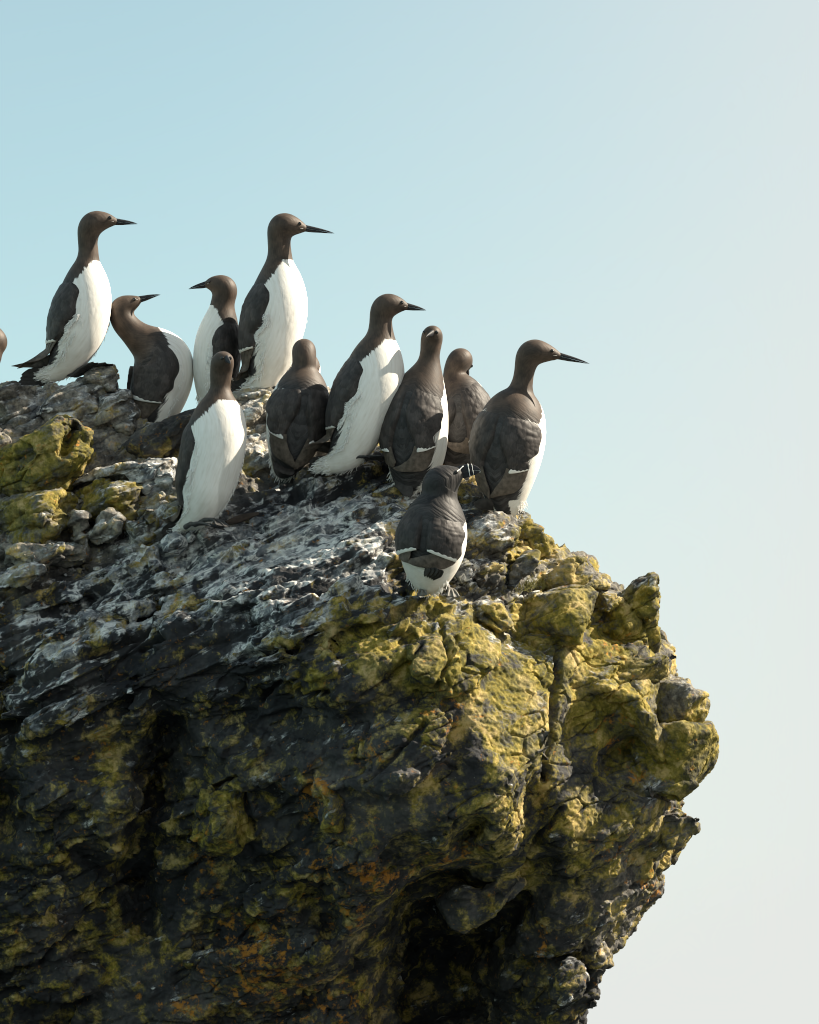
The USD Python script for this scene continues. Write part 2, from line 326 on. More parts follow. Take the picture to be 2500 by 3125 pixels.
DEPTH = np.array([
    (-600, 1200, .55), (-600, 1600, .35), (-600, 2000, .05), (-600, 2600, .15), (-600, 3600, .4),
    (0, 1150, .48), (0, 1260, .45), (0, 1350, .30), (0, 1520, .24), (0, 1700, .10), (0, 1900, -.04), (0, 2100, -.14), (0, 2400, -.06), (0, 2800, .08), (0, 3300, .28),
    (250, 1130, .44), (250, 1250, .42), (250, 1420, .28), (250, 1600, .20), (250, 1720, .06), (250, 1900, -.10), (250, 2100, -.19), (250, 2300, -.16), (250, 2700, .0), (250, 3300, .24),
    (500, 1290, .40), (500, 1385, .36), (500, 1440, .22), (500, 1580, .11), (500, 1700, -.01), (500, 1900, -.15), (500, 2080, -.22), (500, 2250, -.08), (500, 2700, .05), (500, 3300, .24),
    (820, 1195, .40), (820, 1330, .34), (780, 1420, .22), (800, 1560, .03), (800, 1700, -.10), (800, 1850, -.22), (800, 2000, -.31), (800, 2120, -.31), (800, 2400, -.22), (800, 2700, -.09), (800, 3000, .05), (800, 3300, .18),
    (1000, 1180, .42), (1000, 1450, .12), (1100, 1390, .22), (1100, 1500, .04), (1100, 1650, -.14), (1100, 1800, -.29), (1050, 1950, -.41), (1100, 2120, -.46), (1100, 2400, -.40), (1100, 2600, -.30), (1100, 2800, -.08), (1100, 3000, .10), (1100, 3300, .22),
    (1350, 1440, .18), (1350, 1600, .0), (1330, 1760, -.22), (1330, 1830, -.30), (1350, 1950, -.38), (1350, 2200, -.43), (1350, 2450, -.40), (1350, 2620, -.30), (1350, 2760, .05), (1350, 3000, .32), (1350, 3300, .4),
    (1550, 1585, .12), (1550, 1680, .0), (1550, 1780, -.10), (1550, 1880, -.20), (1600, 2000, -.29), (1600, 2200, -.31), (1600, 2450, -.28), (1600, 2600, -.20), (1600, 2720, -.02), (1550, 2850, .22), (1550, 3100, .32), (1550, 3400, .36),
    (1750, 1730, .14), (1750, 1850, .02), (1750, 1950, -.10), (1780, 2100, -.17), (1780, 2300, -.17), (1780, 2500, -.15), (1780, 2650, -.06), (1780, 2800, .07), (1720, 2950, .10), (1700, 3100, .18), (1650, 3300, .3),
    (1950, 1950, .10), (1950, 2100, -.01), (1970, 2300, -.01), (1970, 2450, .0), (1960, 2600, .05), (1900, 2750, .13),
    (2060, 2200, .12), (2070, 2400, .12), (2060, 2550, .13)])

STEP = 20.0
gu = np.arange(-520, 2260, STEP); gv = np.arange(1040, 3620, STEP); gd = np.arange(-0.72, 0.95, 0.016)
U2, V2 = np.meshgrid(gu, gv, indexing='ij')
rbf = RBFInterpolator(DEPTH[:, :2] / 1000, DEPTH[:, 2], kernel='linear', smoothing=0.0)
rbf2 = RBFInterpolator(DEPTH[:, :2] / 1000, DEPTH[:, 2], kernel='thin_plate_spline', smoothing=0.001)
q2 = np.stack([U2.ravel(), V2.ravel()], -1) / 1000
front = (0.6 * rbf(q2) + 0.4 * rbf2(q2)).reshape(U2.shape)
sil = poly_sd(U2, V2, OUTLINE) / PPM
# the face turns away towards its outline, more on the right and below than along the ridge
side = sm01((U2 - 1300) / 500) * sm01((V2 - 1650) / 400)
R = 0.05 + 0.13 * side
e = np.clip(-sil / R, 0, 1)
front = front + R * 0.9 * (1 - np.sqrt(1 - (1 - e) ** 2))
# gullies, holes and the cave under the overhang
CARVE = [([(510, 2200), (480, 2330), (455, 2480), (430, 2620), (440, 2800)], 55, .16), ([(20, 2080), (10, 2300), (0, 2500)], 60, .14),
         ([(430, 2680), (330, 2640), (230, 2600)], 30, .07), ([(690, 2180), (830, 2120), (960, 2190)], 30, .05), ([(1270, 2760), (1330, 2700), (1380, 2690)], 60, .22),
         ([(1290, 2900), (1250, 3050), (1230, 3200)], 110, .34), ([(1420, 2900), (1440, 3000), (1440, 3200)], 90, .22), ([(1400, 2570), (1455, 2520)], 28, .12), ([(1630, 2590), (1650, 2620)], 45, .14),
         ([(1850, 2330), (1900, 2290)], 40, .13), ([(1640, 2700), (1560, 2760), (1500, 2850)], 60, .16), ([(1780, 2080), (1800, 2020)], 35, .05), ([(1760, 2310), (1740, 2200)], 40, .06),
         ([(300, 1640), (420, 1610)], 40, .05), ([(1620, 2420), (1630, 2500)], 50, .07), ([(930, 2230), (1100, 2190)], 40, .04), ([(960, 2720), (1000, 2800)], 50, .1), ([(1920, 2650), (1960, 2600)], 30, .08), ([(1880, 2060), (1990, 2040)], 18, .06)]
for pts, w, dep in CARVE:
    front = front + dep * np.exp(-(seg_dist(U2, V2, pts) / w) ** 2)
UU, VV, DD = np.meshgrid(gu, gv, gd, indexing='ij')
P = at(UU, VV, DD).reshape(-1, 3)
near = np.abs((front[..., None] - DD)).ravel() < 0.3
near |= (np.abs(sil)[..., None] + 0 * DD).ravel() < 0.12
disp = np.zeros(len(P))
pn = P[near]
b1 = rot2(pn, math.radians(22))
fa, _ = facets(b1, 0.24, 5, (1.5, .8, 1.0), slope=0.5, step=0.22)
fa2, _ = facets(b1, 0.13, 6, (1.3, .8, 1.0), slope=0.6, step=0.22)
vv_ = VV.reshape(-1)[near]
uu_ = UU.reshape(-1)[near]
disp[near] = (0.60 + 0.40 * np.maximum(sm01((vv_ - 2000) / 250), sm01((uu_ - 1450) / 200))) * fa + 0.45 * fa2 + 0.04 * (fbm(pn * 5.0, 2, 3) - 0.5)
disp = disp.reshape(UU.shape)
calm = np.clip(1 - sm01((1500 - VV) / 300), 0.35, 1)         # the bird ledges are kept to their traced heights
f1 = front[..., None] + disp * calm - DD
f2 = sil[..., None] + 0.35 * np.maximum(0, DD - 0.42) * (VV < 1900) + 0.35 * disp * calm
f3 = DD - 0.86
k = 0.02
fm = np.maximum(f1, f2); hh = np.maximum(k - np.abs(f1 - f2), 0) / k
F = np.maximum(fm + hh * hh * k * 0.25, f3)
for a in range(3):                                          # close the body at the sides of the grid
    s0 = [slice(None)] * 3; s0[a] = 0; F[tuple(s0)] = 1.0
    s0[a] = -1; F[tuple(s0)] = 1.0
cv, cf = surface_nets(F)
cp = at(np.interp(cv[:, 0], np.arange(len(gu)), gu), np.interp(cv[:, 1], np.arange(len(gv)), gv), np.interp(cv[:, 2], np.arange(len(gd)), gd))
cp = relax(cp, cf, 1, 0.4)
for _ in range(2):
    cp, cf = trimesh.remesh.subdivide(cp, cf)
    cp = relax(cp, cf, 1, 0.35)

CRACKS = [([(1702, 2000), (1705, 2060), (1690, 2130), (1690, 2230), (1672, 2300), (1660, 2380)], 6, .05), ([(800, 2130), (860, 2080), (930, 2125), (1000, 2110)], 6, .03),
          ([(640, 2410), (720, 2370)], 4, .02), ([(745, 2420), (760, 2480), (775, 2540)], 5, .03), ([(1105, 2130), (1240, 2030), (1290, 1960)], 4, .015), ([(430, 1980), (500, 1950)], 6, .03),
          ([(1340, 1900), (1380, 2010), (1330, 2100)], 5, .018), ([(1480, 1880), (1590, 1950), (1680, 1990)], 5, .02), ([(260, 2780), (360, 2700), (420, 2680)], 5, .025), ([(120, 2940), (230, 2850)], 6, .025),
          ([(1110, 2390), (1180, 2330), (1300, 2200)], 5, .02), ([(1600, 2640), (1640, 2560), (1720, 2470)], 6, .02), ([(1900, 2390), (1960, 2420), (2060, 2440)], 5, .02)]

def detail(p, f, amp=1.0, seed=0):
    """Fine relief: broken facets along the bedding, ridges and grit; also cracks where the photo shows them."""
    n = vnormals(p, f)
    u, v, d = project(p)
    b = rot2(p, math.radians(24))
    fb, gap = facets(b, 0.075, 11 + seed, (2.3, .65, 1.0), slope=0.65, step=0.3)
    fc, gap2 = facets(b, 0.03, 23 + seed, (1.6, .8, 1.0), slope=0.7, step=0.25)
    w = noise(p * 4.0, 17 + seed)
    rid = 1 - np.abs(2 * fbm(b * np.array([7, 20, 12]), 4, 31 + seed) - 1)
    gr = fbm(p * 55, 3, 41 + seed) - 0.5
    smooth_face = sm01((u - 900) / 250) * sm01((v - 1850) / 120) * (1 - sm01((v - 2550) / 150))
    slope_ = sm01((v - 1480 + 0.1 * u) / 100) * (1 - sm01((v - (2230 - 0.30 * u)) / 150)) * (1 - sm01((u - 1350) / 150))
    low = sm01((v - 2050) / 200)
    mod = 0.25 + 0.75 * sm01((noise(p * 3.2, 61) - 0.32) / 0.36)
    fl, _ = facets(b, 0.085, 15 + seed, (3.6, .42, 1.6), slope=0.45, step=0.40)
    out = amp * (fb * (0.50 - 0.28 * smooth_face - 0.16 * low - 0.10 * slope_) * mod + fc * (0.50 - 0.34 * smooth_face - 0.12 * low - 0.20 * slope_) * mod + 0.62 * fl * slope_ + (0.20 - 0.13 * low) * fl * (1 - slope_) * (1 - smooth_face)
                 + (0.018 - 0.006 * smooth_face - 0.008 * low) * (rid - 0.75) + (0.012 - 0.004 * smooth_face) * gr + 0.007 * (fbm(p * 130, 2, 43 + seed) - 0.5))
    out -= amp * 0.010 * (1 - sm01(gap / 0.08)) * (noise(p * 6, 77) > 0.5)
    for pts, wd, dep in CRACKS:
        wob = 9 * (noise(p * 25, 8) - 0.5)
        out -= dep * np.exp(-(np.maximum(seg_dist(u + wob, v, pts) - wd * 0.4, 0) / wd) ** 2) * (np.abs(d) < 2)
    return p + n * out[:, None], out

cp, crel = detail(cp, cf)
cliff = UsdGeom.Xform.Define(stage, '/World/sea_cliff').GetPrim()
tag(cliff, 'dark overhanging sea cliff streaked white and crusted with yellow lichen', None, None, 'structure')
put('/World/sea_cliff', 'rock_face', (cp, cf), ROCK, True, {'growth': growth(cp, vnormals(cp, cf), crel), 'dry': dryness(cp)})
_u, _v, _d = project(cp)
_vis = _d < 0.8
_tree, _dep = cKDTree(np.stack([_u, _v], -1)[_vis]), _d[_vis]
def rock_depth(u, v, rad=9, strict=False):
    i = _tree.query_ball_point((u, v), rad)
    return float(np.min(_dep[i])) if i else (0.2 if not strict else None)
# ---------------------------------------------------------------- blocks of the cliff and loose boulders
def rock_piece(parent, name, poly, d, thick=0.14, seed=0, cleft=None, tilt=(0, 0), rough=1.0, planes=None, label=None, base=None, grow=(0, 0, 0), dry=0.0):
    """A broken stone with the outline poly (photo pixels) whose front is about d metres beyond the middle plane."""
    poly = [tuple(map(float, q)) for q in poly]
    xs, ys = [q[0] for q in poly], [q[1] for q in poly]
    st = 7.0
    gu = np.arange(min(xs) - 27, max(xs) + 28, st); gv = np.arange(min(ys) - 27, max(ys) + 28, st)
    gd = np.arange(d - 0.09, d + thick + 0.03, 0.007)
    U, V = np.meshgrid(gu, gv, indexing='ij')
    sd = poly_sd(U, V, poly) / PPM
    rng = np.random.default_rng(seed + 500)
    cu, cv_ = np.mean(xs), np.mean(ys)
    w = (max(xs) - min(xs) + max(ys) - min(ys)) / 4 / PPM
    fr = d + tilt[0] * (U - cu) / PPM + tilt[1] * (V - cv_) / PPM
    # a few big planes meeting in edges
    a0 = rng.uniform(0, 2 * math.pi)
    if planes is None:
        planes = [(a0 + q * 1.6 + rng.uniform(-.4, .4), rng.uniform(0.5, 1.5), rng.uniform(0.05, 0.5)) for q in range(4)]
    for a, g, inset in planes:
        fr = np.maximum(fr, d - inset * w + g * ((U - cu) * math.cos(a) + (V - cv_) * math.sin(a)) / PPM)
    R = min(0.12 * w, 0.010)
    e = np.clip(-sd / R, 0, 1)
    fr = fr + R * 0.8 * (1 - np.sqrt(1 - (1 - e) ** 2))
    if cleft:
        for pts, wd, dep in cleft:
            fr = fr + dep * np.exp(-(seg_dist(U, V, pts) / wd) ** 2)
    UU, VV, DD = np.meshgrid(gu, gv, gd, indexing='ij')
    Pw = at(UU, VV, DD).reshape(-1, 3)
    fa, _ = facets(rot2(Pw, 0.4), 0.075, seed + 7, (1.5, .7, 1), slope=0.6, step=0.3)
    fa = fa.reshape(UU.shape) * 0.55 * rough
    f1, f2, f3 = fr[..., None] + fa - DD, sd[..., None] + 0.4 * fa, DD - (d + thick)
    k = 0.004
    fm = np.maximum(f1, f2); h = np.maximum(k - np.abs(f1 - f2), 0) / k
    F = np.maximum(fm + h * h * k * 0.25, f3)
    for a in range(3):
        s0 = [slice(None)] * 3; s0[a] = 0; F[tuple(s0)] = 1.0
        s0[a] = -1; F[tuple(s0)] = 1.0
    v, f = surface_nets(F)
    p = at(np.interp(v[:, 0], np.arange(len(gu)), gu), np.interp(v[:, 1], np.arange(len(gv)), gv), np.interp(v[:, 2], np.arange(len(gd)), gd))
    p = relax(p, f, 1, 0.3)
    p, f = trimesh.remesh.subdivide(p, f)
    p = relax(p, f, 1, 0.2)
    p, rel = detail(p, f, 0.6, seed)
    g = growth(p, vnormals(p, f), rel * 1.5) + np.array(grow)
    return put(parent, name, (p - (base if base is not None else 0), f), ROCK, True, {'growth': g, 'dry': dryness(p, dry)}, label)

C = '/World/sea_cliff'
def blk(name, poly, d=None, off=-0.03, **k):
    cu, cv_ = np.mean([q[0] for q in poly]), np.mean([q[1] for q in poly])
    if d is None:
        d = rock_depth(cu, cv_, 25) + off
    return rock_piece(C, name, poly, d, **k)

blk('rock_block', [(250, 1178), (282, 1107), (344, 1113), (360, 1149), (362, 1203), (300, 1215), (250, 1201)], .42, seed=1)
blk('rock_block', [(130, 1255), (160, 1215), (230, 1196), (292, 1210), (300, 1290), (200, 1330), (140, 1300)], .38, seed=2)
blk('rock_block', [(-40, 1200), (20, 1170), (120, 1175), (135, 1250), (110, 1300), (20, 1310), (-50, 1290)], .38, seed=3)
blk('rock_block', [(300, 1210), (390, 1200), (420, 1260), (400, 1340), (330, 1360), (290, 1300)], .38, seed=4)
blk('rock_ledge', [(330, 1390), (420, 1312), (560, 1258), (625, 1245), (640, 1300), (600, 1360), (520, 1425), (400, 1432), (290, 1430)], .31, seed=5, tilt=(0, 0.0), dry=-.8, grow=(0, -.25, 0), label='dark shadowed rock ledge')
blk('rock_block', [(717, 1370), (740, 1330), (790, 1330), (802, 1385), (850, 1380), (860, 1440), (810, 1475), (715, 1485), (690, 1430)], .20, seed=6)
blk('rock_block', [(700, 1300), (720, 1205), (800, 1195), (835, 1215), (810, 1290), (760, 1330)], .33, seed=7)
blk('rock_block', [(1421, 1583), (1465, 1569), (1559, 1583), (1575, 1610), (1564, 1643), (1553, 1693), (1520, 1715), (1443, 1704), (1410, 1690)], off=-.05, seed=8, grow=(.05, 0, 0))
blk('rock_block', [(1581, 1594), (1652, 1608), (1682, 1654), (1676, 1690), (1608, 1675), (1581, 1654)], .06, seed=9, thick=.1, grow=(.05, 0, 0))
blk('rock_block', [(1460, 1720), (1509, 1712), (1545, 1726), (1531, 1786), (1493, 1830), (1465, 1797)], off=-.05, seed=10, thick=.1, grow=(.2, -.2, 0))
blk('rock_slab', [(1520, 1825), (1548, 1759), (1608, 1682), (1641, 1682), (1632, 1731), (1575, 1781), (1531, 1822)], off=-.05, seed=11, thick=.09)
blk('rock_slab', [(1553, 1808), (1641, 1759), (1752, 1713), (1790, 1711), (1823, 1751), (1862, 1792), (1796, 1790), (1685, 1815)], off=-.04, seed=12, thick=.12)
blk('rock_block', [(1553, 1852), (1630, 1814), (1796, 1784), (1818, 1808), (1788, 1885), (1774, 1968), (1708, 1985), (1597, 1930)], off=-.05, seed=13, grow=(.1, 0, 0))
blk('rock_block', [(1785, 1858), (1823, 1808), (1884, 1812), (1950, 1880), (1979, 1941), (1974, 1990), (1878, 1968), (1785, 1946)], off=-.05, seed=14, grow=(.05, 0, 0))
blk('rock_spike', [(1897, 1826), (1922, 1792), (1966, 1756), (2005, 1756), (2007, 1792), (2020, 1836), (2011, 1874), (2020, 1919), (2016, 1992), (1985, 2010), (1965, 1960), (1955, 1895), (1911, 1840)], .06, seed=15, thick=.10, label='upright pointed rock spike with a grey tip', grow=(.15, 0, 0))
blk('rock_block', [(1960, 2075), (2062, 2080), (2093, 2077), (2115, 2111), (2156, 2119), (2164, 2150), (2143, 2209), (2060, 2222), (1965, 2190)], .03, seed=16, thick=.14, tilt=(-.45, 0), planes=[(.3, .9, .2), (-1.4, 1.2, .55), (1.5, .8, .4)])
blk('rock_block', [(1925, 2215), (2100, 2207), (2172, 2205), (2188, 2249), (2164, 2326), (2120, 2392), (2071, 2443), (1985, 2430), (1930, 2330)], -.02, seed=17, thick=.22, tilt=(-.5, 0), planes=[(.25, 1.1, .15), (1.1, .9, .25), (-1.3, .7, .6)], grow=(.1, 0, 0))
blk('rock_block', [(2020, 2490), (2068, 2475), (2100, 2496), (2129, 2513), (2126, 2537), (2082, 2582), (2040, 2590), (2010, 2550)], .06, seed=18, thick=.1, tilt=(-.3, 0), planes=[(.6, .8, .1), (-.8, .9, .2)])
blk('rock_block', [(1399, 1700), (1425, 1706), (1442, 1760), (1482, 1800), (1487, 1840), (1400, 1835), (1385, 1750)], off=-.03, seed=19, thick=.08, grow=(.2, .2, 0))
blk('rock_block', [(1421, 1858), (1470, 1836), (1530, 1843), (1560, 1890), (1580, 1932), (1520, 1928), (1440, 1885)], off=-.04, seed=20, thick=.09)
blk('rock_block', [(1840, 2010), (1930, 2000), (2035, 2010), (2045, 2060), (1960, 2085), (1850, 2060)], off=-.03, seed=21, thick=.1, grow=(.05, 0, 0))
blk('rock_block', [(1000, 2450), (960, 2370), (985, 2330), (1040, 2390), (1066, 2470), (1040, 2540), (990, 2530)], off=-.05, seed=22, thick=.12, grow=(.25, .1, .15))
blk('rock_block', [(1330, 2740), (1400, 2700), (1470, 2720), (1560, 2650), (1590, 2690), (1500, 2790), (1420, 2850), (1370, 2830)], -.10, seed=23, thick=.2)
blk('rock_block', [(1690, 2980), (1740, 2930), (1785, 2960), (1775, 3040), (1720, 3070), (1680, 3040)], .02, seed=24, thick=.16)
blk('rock_block', [(590, 2480), (640, 2400), (745, 2395), (780, 2530), (720, 2600), (640, 2610), (580, 2550)], off=-.05, seed=25, thick=.12, grow=(.1, 0, 0), rough=.5)

def loose(name, label, cat, poly, d=None, off=-0.05, **k):
    cu, cv_ = np.mean([q[0] for q in poly]), np.mean([q[1] for q in poly])
    if d is None:
        d = rock_depth(cu, cv_, 25) + off
    base = at(cu, max(q[1] for q in poly), d + 0.04)
    path = unique(f'/World/{name}')
    x = UsdGeom.Xform.Define(stage, path); x.AddTranslateOp().Set(Gf.Vec3d(*base))
    tag(x.GetPrim(), label, cat, 'loose stones and boulders on the left ledge')
    rock_piece(path, 'stone', poly, d, base=base, **k)
    return x.GetPrim()

loose('boulder', 'large split boulder crusted with bright yellow-green lichen at the left edge', 'boulder',
      [(-90, 1380), (0, 1368), (78, 1340), (177, 1269), (232, 1271), (246, 1293), (277, 1316), (274, 1384), (250, 1431), (209, 1493), (130, 1510), (52, 1514), (-80, 1495)], .13, seed=31, thick=.2,
      cleft=[([(228, 1300), (205, 1350), (196, 1385)], 13, .06)], grow=(.68, -.3, .1), rough=.8)
loose('boulder', 'broad low boulder with white streaks and olive patches, under the yellow lichen boulder', 'boulder',
      [(-90, 1530), (100, 1515), (224, 1505), (247, 1520), (252, 1551), (209, 1610), (104, 1642), (0, 1664), (-90, 1660)], .09, seed=32, thick=.2, grow=(.35, .2, 0), rough=.6)
loose('boulder', 'rounded dark boulder with a mossy olive face, left of the front guillemot', 'boulder',
      [(240, 1511), (313, 1476), (386, 1465), (445, 1493), (445, 1546), (414, 1600), (386, 1621), (334, 1605), (250, 1563)], .10, seed=33, thick=.16, grow=(.45, -.1, 0), rough=.6)
loose('slab', 'pale grey fractured slab behind the rounded mossy boulder', 'rock slab',
      [(215, 1480), (292, 1426), (381, 1413), (470, 1410), (530, 1402), (525, 1500), (460, 1560), (443, 1500), (365, 1455)], .155, seed=34, thick=.12, grow=(-.1, .2, 0), rough=.6)
loose('stone', 'grey upright stone at the foot of the rounded mossy boulder', 'stone',
      [(271, 1626), (303, 1587), (334, 1556), (361, 1577), (366, 1624), (334, 1657), (290, 1660)], .06, seed=35, thick=.08, grow=(-.1, -.15, 0))
loose('stone', 'small pointed stone with olive lichen beside the front guillemot tail', 'stone',
      [(396, 1605), (433, 1560), (459, 1598), (450, 1642), (410, 1654)], .06, seed=36, thick=.06, grow=(.3, -.2, 0))
loose('stone', 'flat dark stone low at the left edge under the olive boulder', 'stone',
      [(10, 1675), (120, 1652), (262, 1665), (274, 1718), (200, 1734), (110, 1744), (14, 1726)], .0, seed=37, thick=.12, grow=(0, .05, 0))
loose('stone', 'brownish flat-topped stone, lowest of the loose stones at the left edge', 'stone',
      [(-20, 1765), (31, 1744), (125, 1749), (132, 1780), (94, 1798), (10, 1805)], -.05, seed=38, thick=.08, grow=(0, .25, 0))
loose('stone', 'small dark stone wedged between grey upright stone and flat stone', 'stone',
      [(230, 1560), (262, 1575), (268, 1620), (255, 1650), (225, 1640), (212, 1600)], .07, seed=39, thick=.08, grow=(0, -.2, 0))
# ---------------------------------------------------------------- birds
def plumage_material():
    n = {'att': ('attribute', {'attribute': 'plum'}), 'sep': ('separate_color', {}),
         'tone': ('attribute', {'attribute': 'tone'}), 'sept': ('separate_color', {}),
         'vec': ('combine_xyz', {}), 'g': ('geometry', {}),
         'str': ('mapping', {'scale': (22.0, 160.0, 160.0)}),
         'strb': ('mapping', {'scale': (60.0, 420.0, 420.0)}),
         'nst': ('noise_texture', {'scale': 1.0, 'detail': 3.0, 'roughness': 0.6}),
         'nstb': ('noise_texture', {'scale': 1.0, 'detail': 3.0, 'roughness': 0.6}),
         'nb': ('noise_texture', {'scale': 34.0, 'detail': 4.0, 'roughness': 0.6}),
         'nf': ('noise_texture', {'scale': 160.0, 'detail': 3.0}),
         's1': ('math', {'math_type': 'subtract', 'value2': 0.5}),
         's2': ('math', {'math_type': 'multiply_add', 'value2': 0.75}),
         'fac': ('map_range', {'from_min': -0.05, 'from_max': 0.06, 'clamp': True}),
         'blk': ('mix_color', {'b': (0.010, 0.0095, 0.010)}), 'dark': ('mix_color', {'a': (0.0245, 0.023, 0.0235), 'b': (0.050, 0.0335, 0.0235)}),
         'dvar': ('map_range', {'from_min': 0.3, 'from_max': 0.7, 'to_min': 0.55, 'to_max': 1.6}),
         'scs': ('mapping', {'scale': (62.0, 85.0, 1.0)}), 'vor': ('voronoi_texture', {'scale': 1.0, 'feature': 'f1'}), 'vsep': ('separate_color', {}),
         'vmap': ('map_range', {'from_min': 0.0, 'from_max': 1.0, 'to_min': 0.6, 'to_max': 1.5}), 'vmul': ('math', {'math_type': 'multiply'}), 'vmix': ('mix_float', {'b': 1.0}), 'vmul2': ('math', {'math_type': 'multiply'}), 'fmap': ('map_range', {'from_min': 0.3, 'from_max': 0.7, 'to_min': 0.72, 'to_max': 1.32}),
         'dv3': ('combine_xyz', {}), 'bst': ('math', {'math_type': 'multiply_add', 'value2': -0.58, 'value3': 0.60}), 'wst': ('math', {'math_type': 'multiply_add', 'value2': -0.45}), 'fcl': ('map_range', {'from_min': 0, 'from_max': 1, 'clamp': True}), 'bump3': ('bump', {'strength': 0.6, 'distance': 0.003, 'invert': True}),
         'dmul': ('mix_color', {'blend_type': 'multiply', 'fac': 1.0, 'use_clamp': False}),
         'white': ('rgb_ramp', {'ramp': [(0.25, (0.70, 0.675, 0.62)), (0.5, (0.80, 0.785, 0.745)), (0.7, (0.84, 0.83, 0.80))]}),
         'soil': ('mix_color', {'b': (0.42, 0.37, 0.29)}),
         'soilf': ('math', {'math_type': 'multiply'}),
         'col': ('mix_color', {}),
 'bump': ('bump', {'strength': 0.14, 'distance': 0.0018}),
         'bump2': ('bump', {'strength': 0.07, 'distance': 0.003}),
         'p': ('principled_bsdf', {'roughness': 0.58, 'specular_ior_level': 0.32, 'sheen_weight': 0.04, 'sheen_roughness': 0.4})}
    L = [('att.color', 'sep.color'), ('tone.color', 'sept.color'), ('sep.g', 'vec.x'), ('sep.b', 'vec.y'), ('vec.vector', 'str.vector'), ('vec.vector', 'strb.vector'),
         ('str.vector', 'nst.vector'), ('strb.vector', 'nstb.vector'), ('g.position', 'nb.vector'), ('g.position', 'nf.vector'),
         ('nst.fac', 's1.value1'), ('s1.value', 's2.value1'), ('sep.r', 's2.value3'), ('s2.value', 'fac.value'),
         ('sept.r', 'dark.fac'), ('nb.fac', 'dvar.value'), ('vec.vector', 'scs.vector'), ('scs.vector', 'vor.vector'), ('vor.color', 'vsep.color'), ('vsep.r', 'vmap.value'), ('vmap.result', 'vmix.a'), ('sept.r', 'vmix.fac'), ('vmix.result', 'vmul2.value1'), ('nstb.fac', 'fmap.value'), ('fmap.result', 'vmul2.value2'), ('vmul2.value', 'vmul.value1'), ('dvar.result', 'vmul.value2'),
         ('vmul.value', 'dv3.x'), ('vmul.value', 'dv3.y'), ('vmul.value', 'dv3.z'),
         ('dark.result', 'blk.a'), ('sept.b', 'blk.fac'), ('blk.result', 'dmul.a'), ('dv3.vector', 'dmul.b'), ('nst.fac', 'white.fac'),
         ('nb.fac', 'soilf.value1'), ('sept.g', 'soilf.value2'), ('white.color', 'soil.a'), ('soilf.value', 'soil.fac'),
         ('dmul.result', 'col.a'), ('soil.result', 'col.b'), ('fac.result', 'col.fac'),
         ('nst.fac', 'bump2.height'), ('bump2.normal', 'bump.normal'), ('nstb.fac', 'bump.height'), ('bump.normal', 'bump3.normal'), ('vor.distance', 'bump3.height'), ('sept.r', 'bst.value1'), ('fac.result', 'wst.value1'), ('bst.value', 'wst.value3'), ('wst.value', 'fcl.value'), ('fcl.result', 'bump3.strength'), ('bump3.normal', 'p.normal'), ('col.result', 'p.base_color')]
    return usdkit.material(stage, '/World/Looks/plumage', n, L, surface='p.BSDF')

def simple(name, col, rough=0.5, spec=0.5, var=0.0, scale=60.0, **kw):
    n = {'p': ('principled_bsdf', {'base_color': col, 'roughness': rough, 'specular_ior_level': spec, **kw})}
    L = []
    if var:
        c = np.array(col)
        n['g'] = ('geometry', {}); n['n'] = ('noise_texture', {'scale': scale, 'detail': 4.0})
        n['r'] = ('rgb_ramp', {'ramp': [(0.3, tuple(c * (1 - var))), (0.7, tuple(c * (1 + var)))]})
        L = [('g.position', 'n.vector'), ('n.fac', 'r.fac'), ('r.color', 'p.base_color')]
    return usdkit.material(stage, f'/World/Looks/{name}', n, L, surface='p.BSDF')

PLUM = plumage_material()
BILL = simple('bill_horn', (0.020, 0.020, 0.023), 0.52, 0.22, 0.3)
EYEM = simple('eye', (0.008, 0.007, 0.006), 0.08, 0.6)
QUILL = simple('flight_feather', (0.085, 0.068, 0.054), 0.55, 0.3, 0.5, 90.0)
TAILM = simple('tail_feather', (0.032, 0.028, 0.026), 0.6, 0.3, 0.4, 90.0)
WHITE = simple('white_feather', (0.80, 0.79, 0.76), 0.7, 0.2, 0.08)
SKIN = simple('foot_skin', (0.035, 0.034, 0.034), 0.5, 0.4, 0.4)
SKINP = simple('pale_foot_skin', (0.16, 0.15, 0.13), 0.5, 0.4, 0.4)

def catmull(pts, n):
    pts = np.asarray(pts, float)
    ext = np.vstack([2 * pts[0] - pts[1], pts, 2 * pts[-1] - pts[-2]])
    seg = np.linalg.norm(np.diff(pts[:, :3], axis=0), axis=1)
    cum = np.r_[0, np.cumsum(seg)]
    out, tk = [], np.linspace(0, cum[-1] * 0.99999, n)
    ks = np.searchsorted(cum, tk, 'right') - 1
    for t, k in zip(tk, ks):
        x = (t - cum[k]) / seg[k]
        p0, p1, p2, p3 = ext[k:k + 4]
        out.append(0.5 * (2 * p1 + (p2 - p0) * x + (2 * p0 - 5 * p1 + 4 * p2 - p3) * x * x + (3 * p1 - p0 - 3 * p2 + p3) * x ** 3))
    return np.array(out), tk, cum

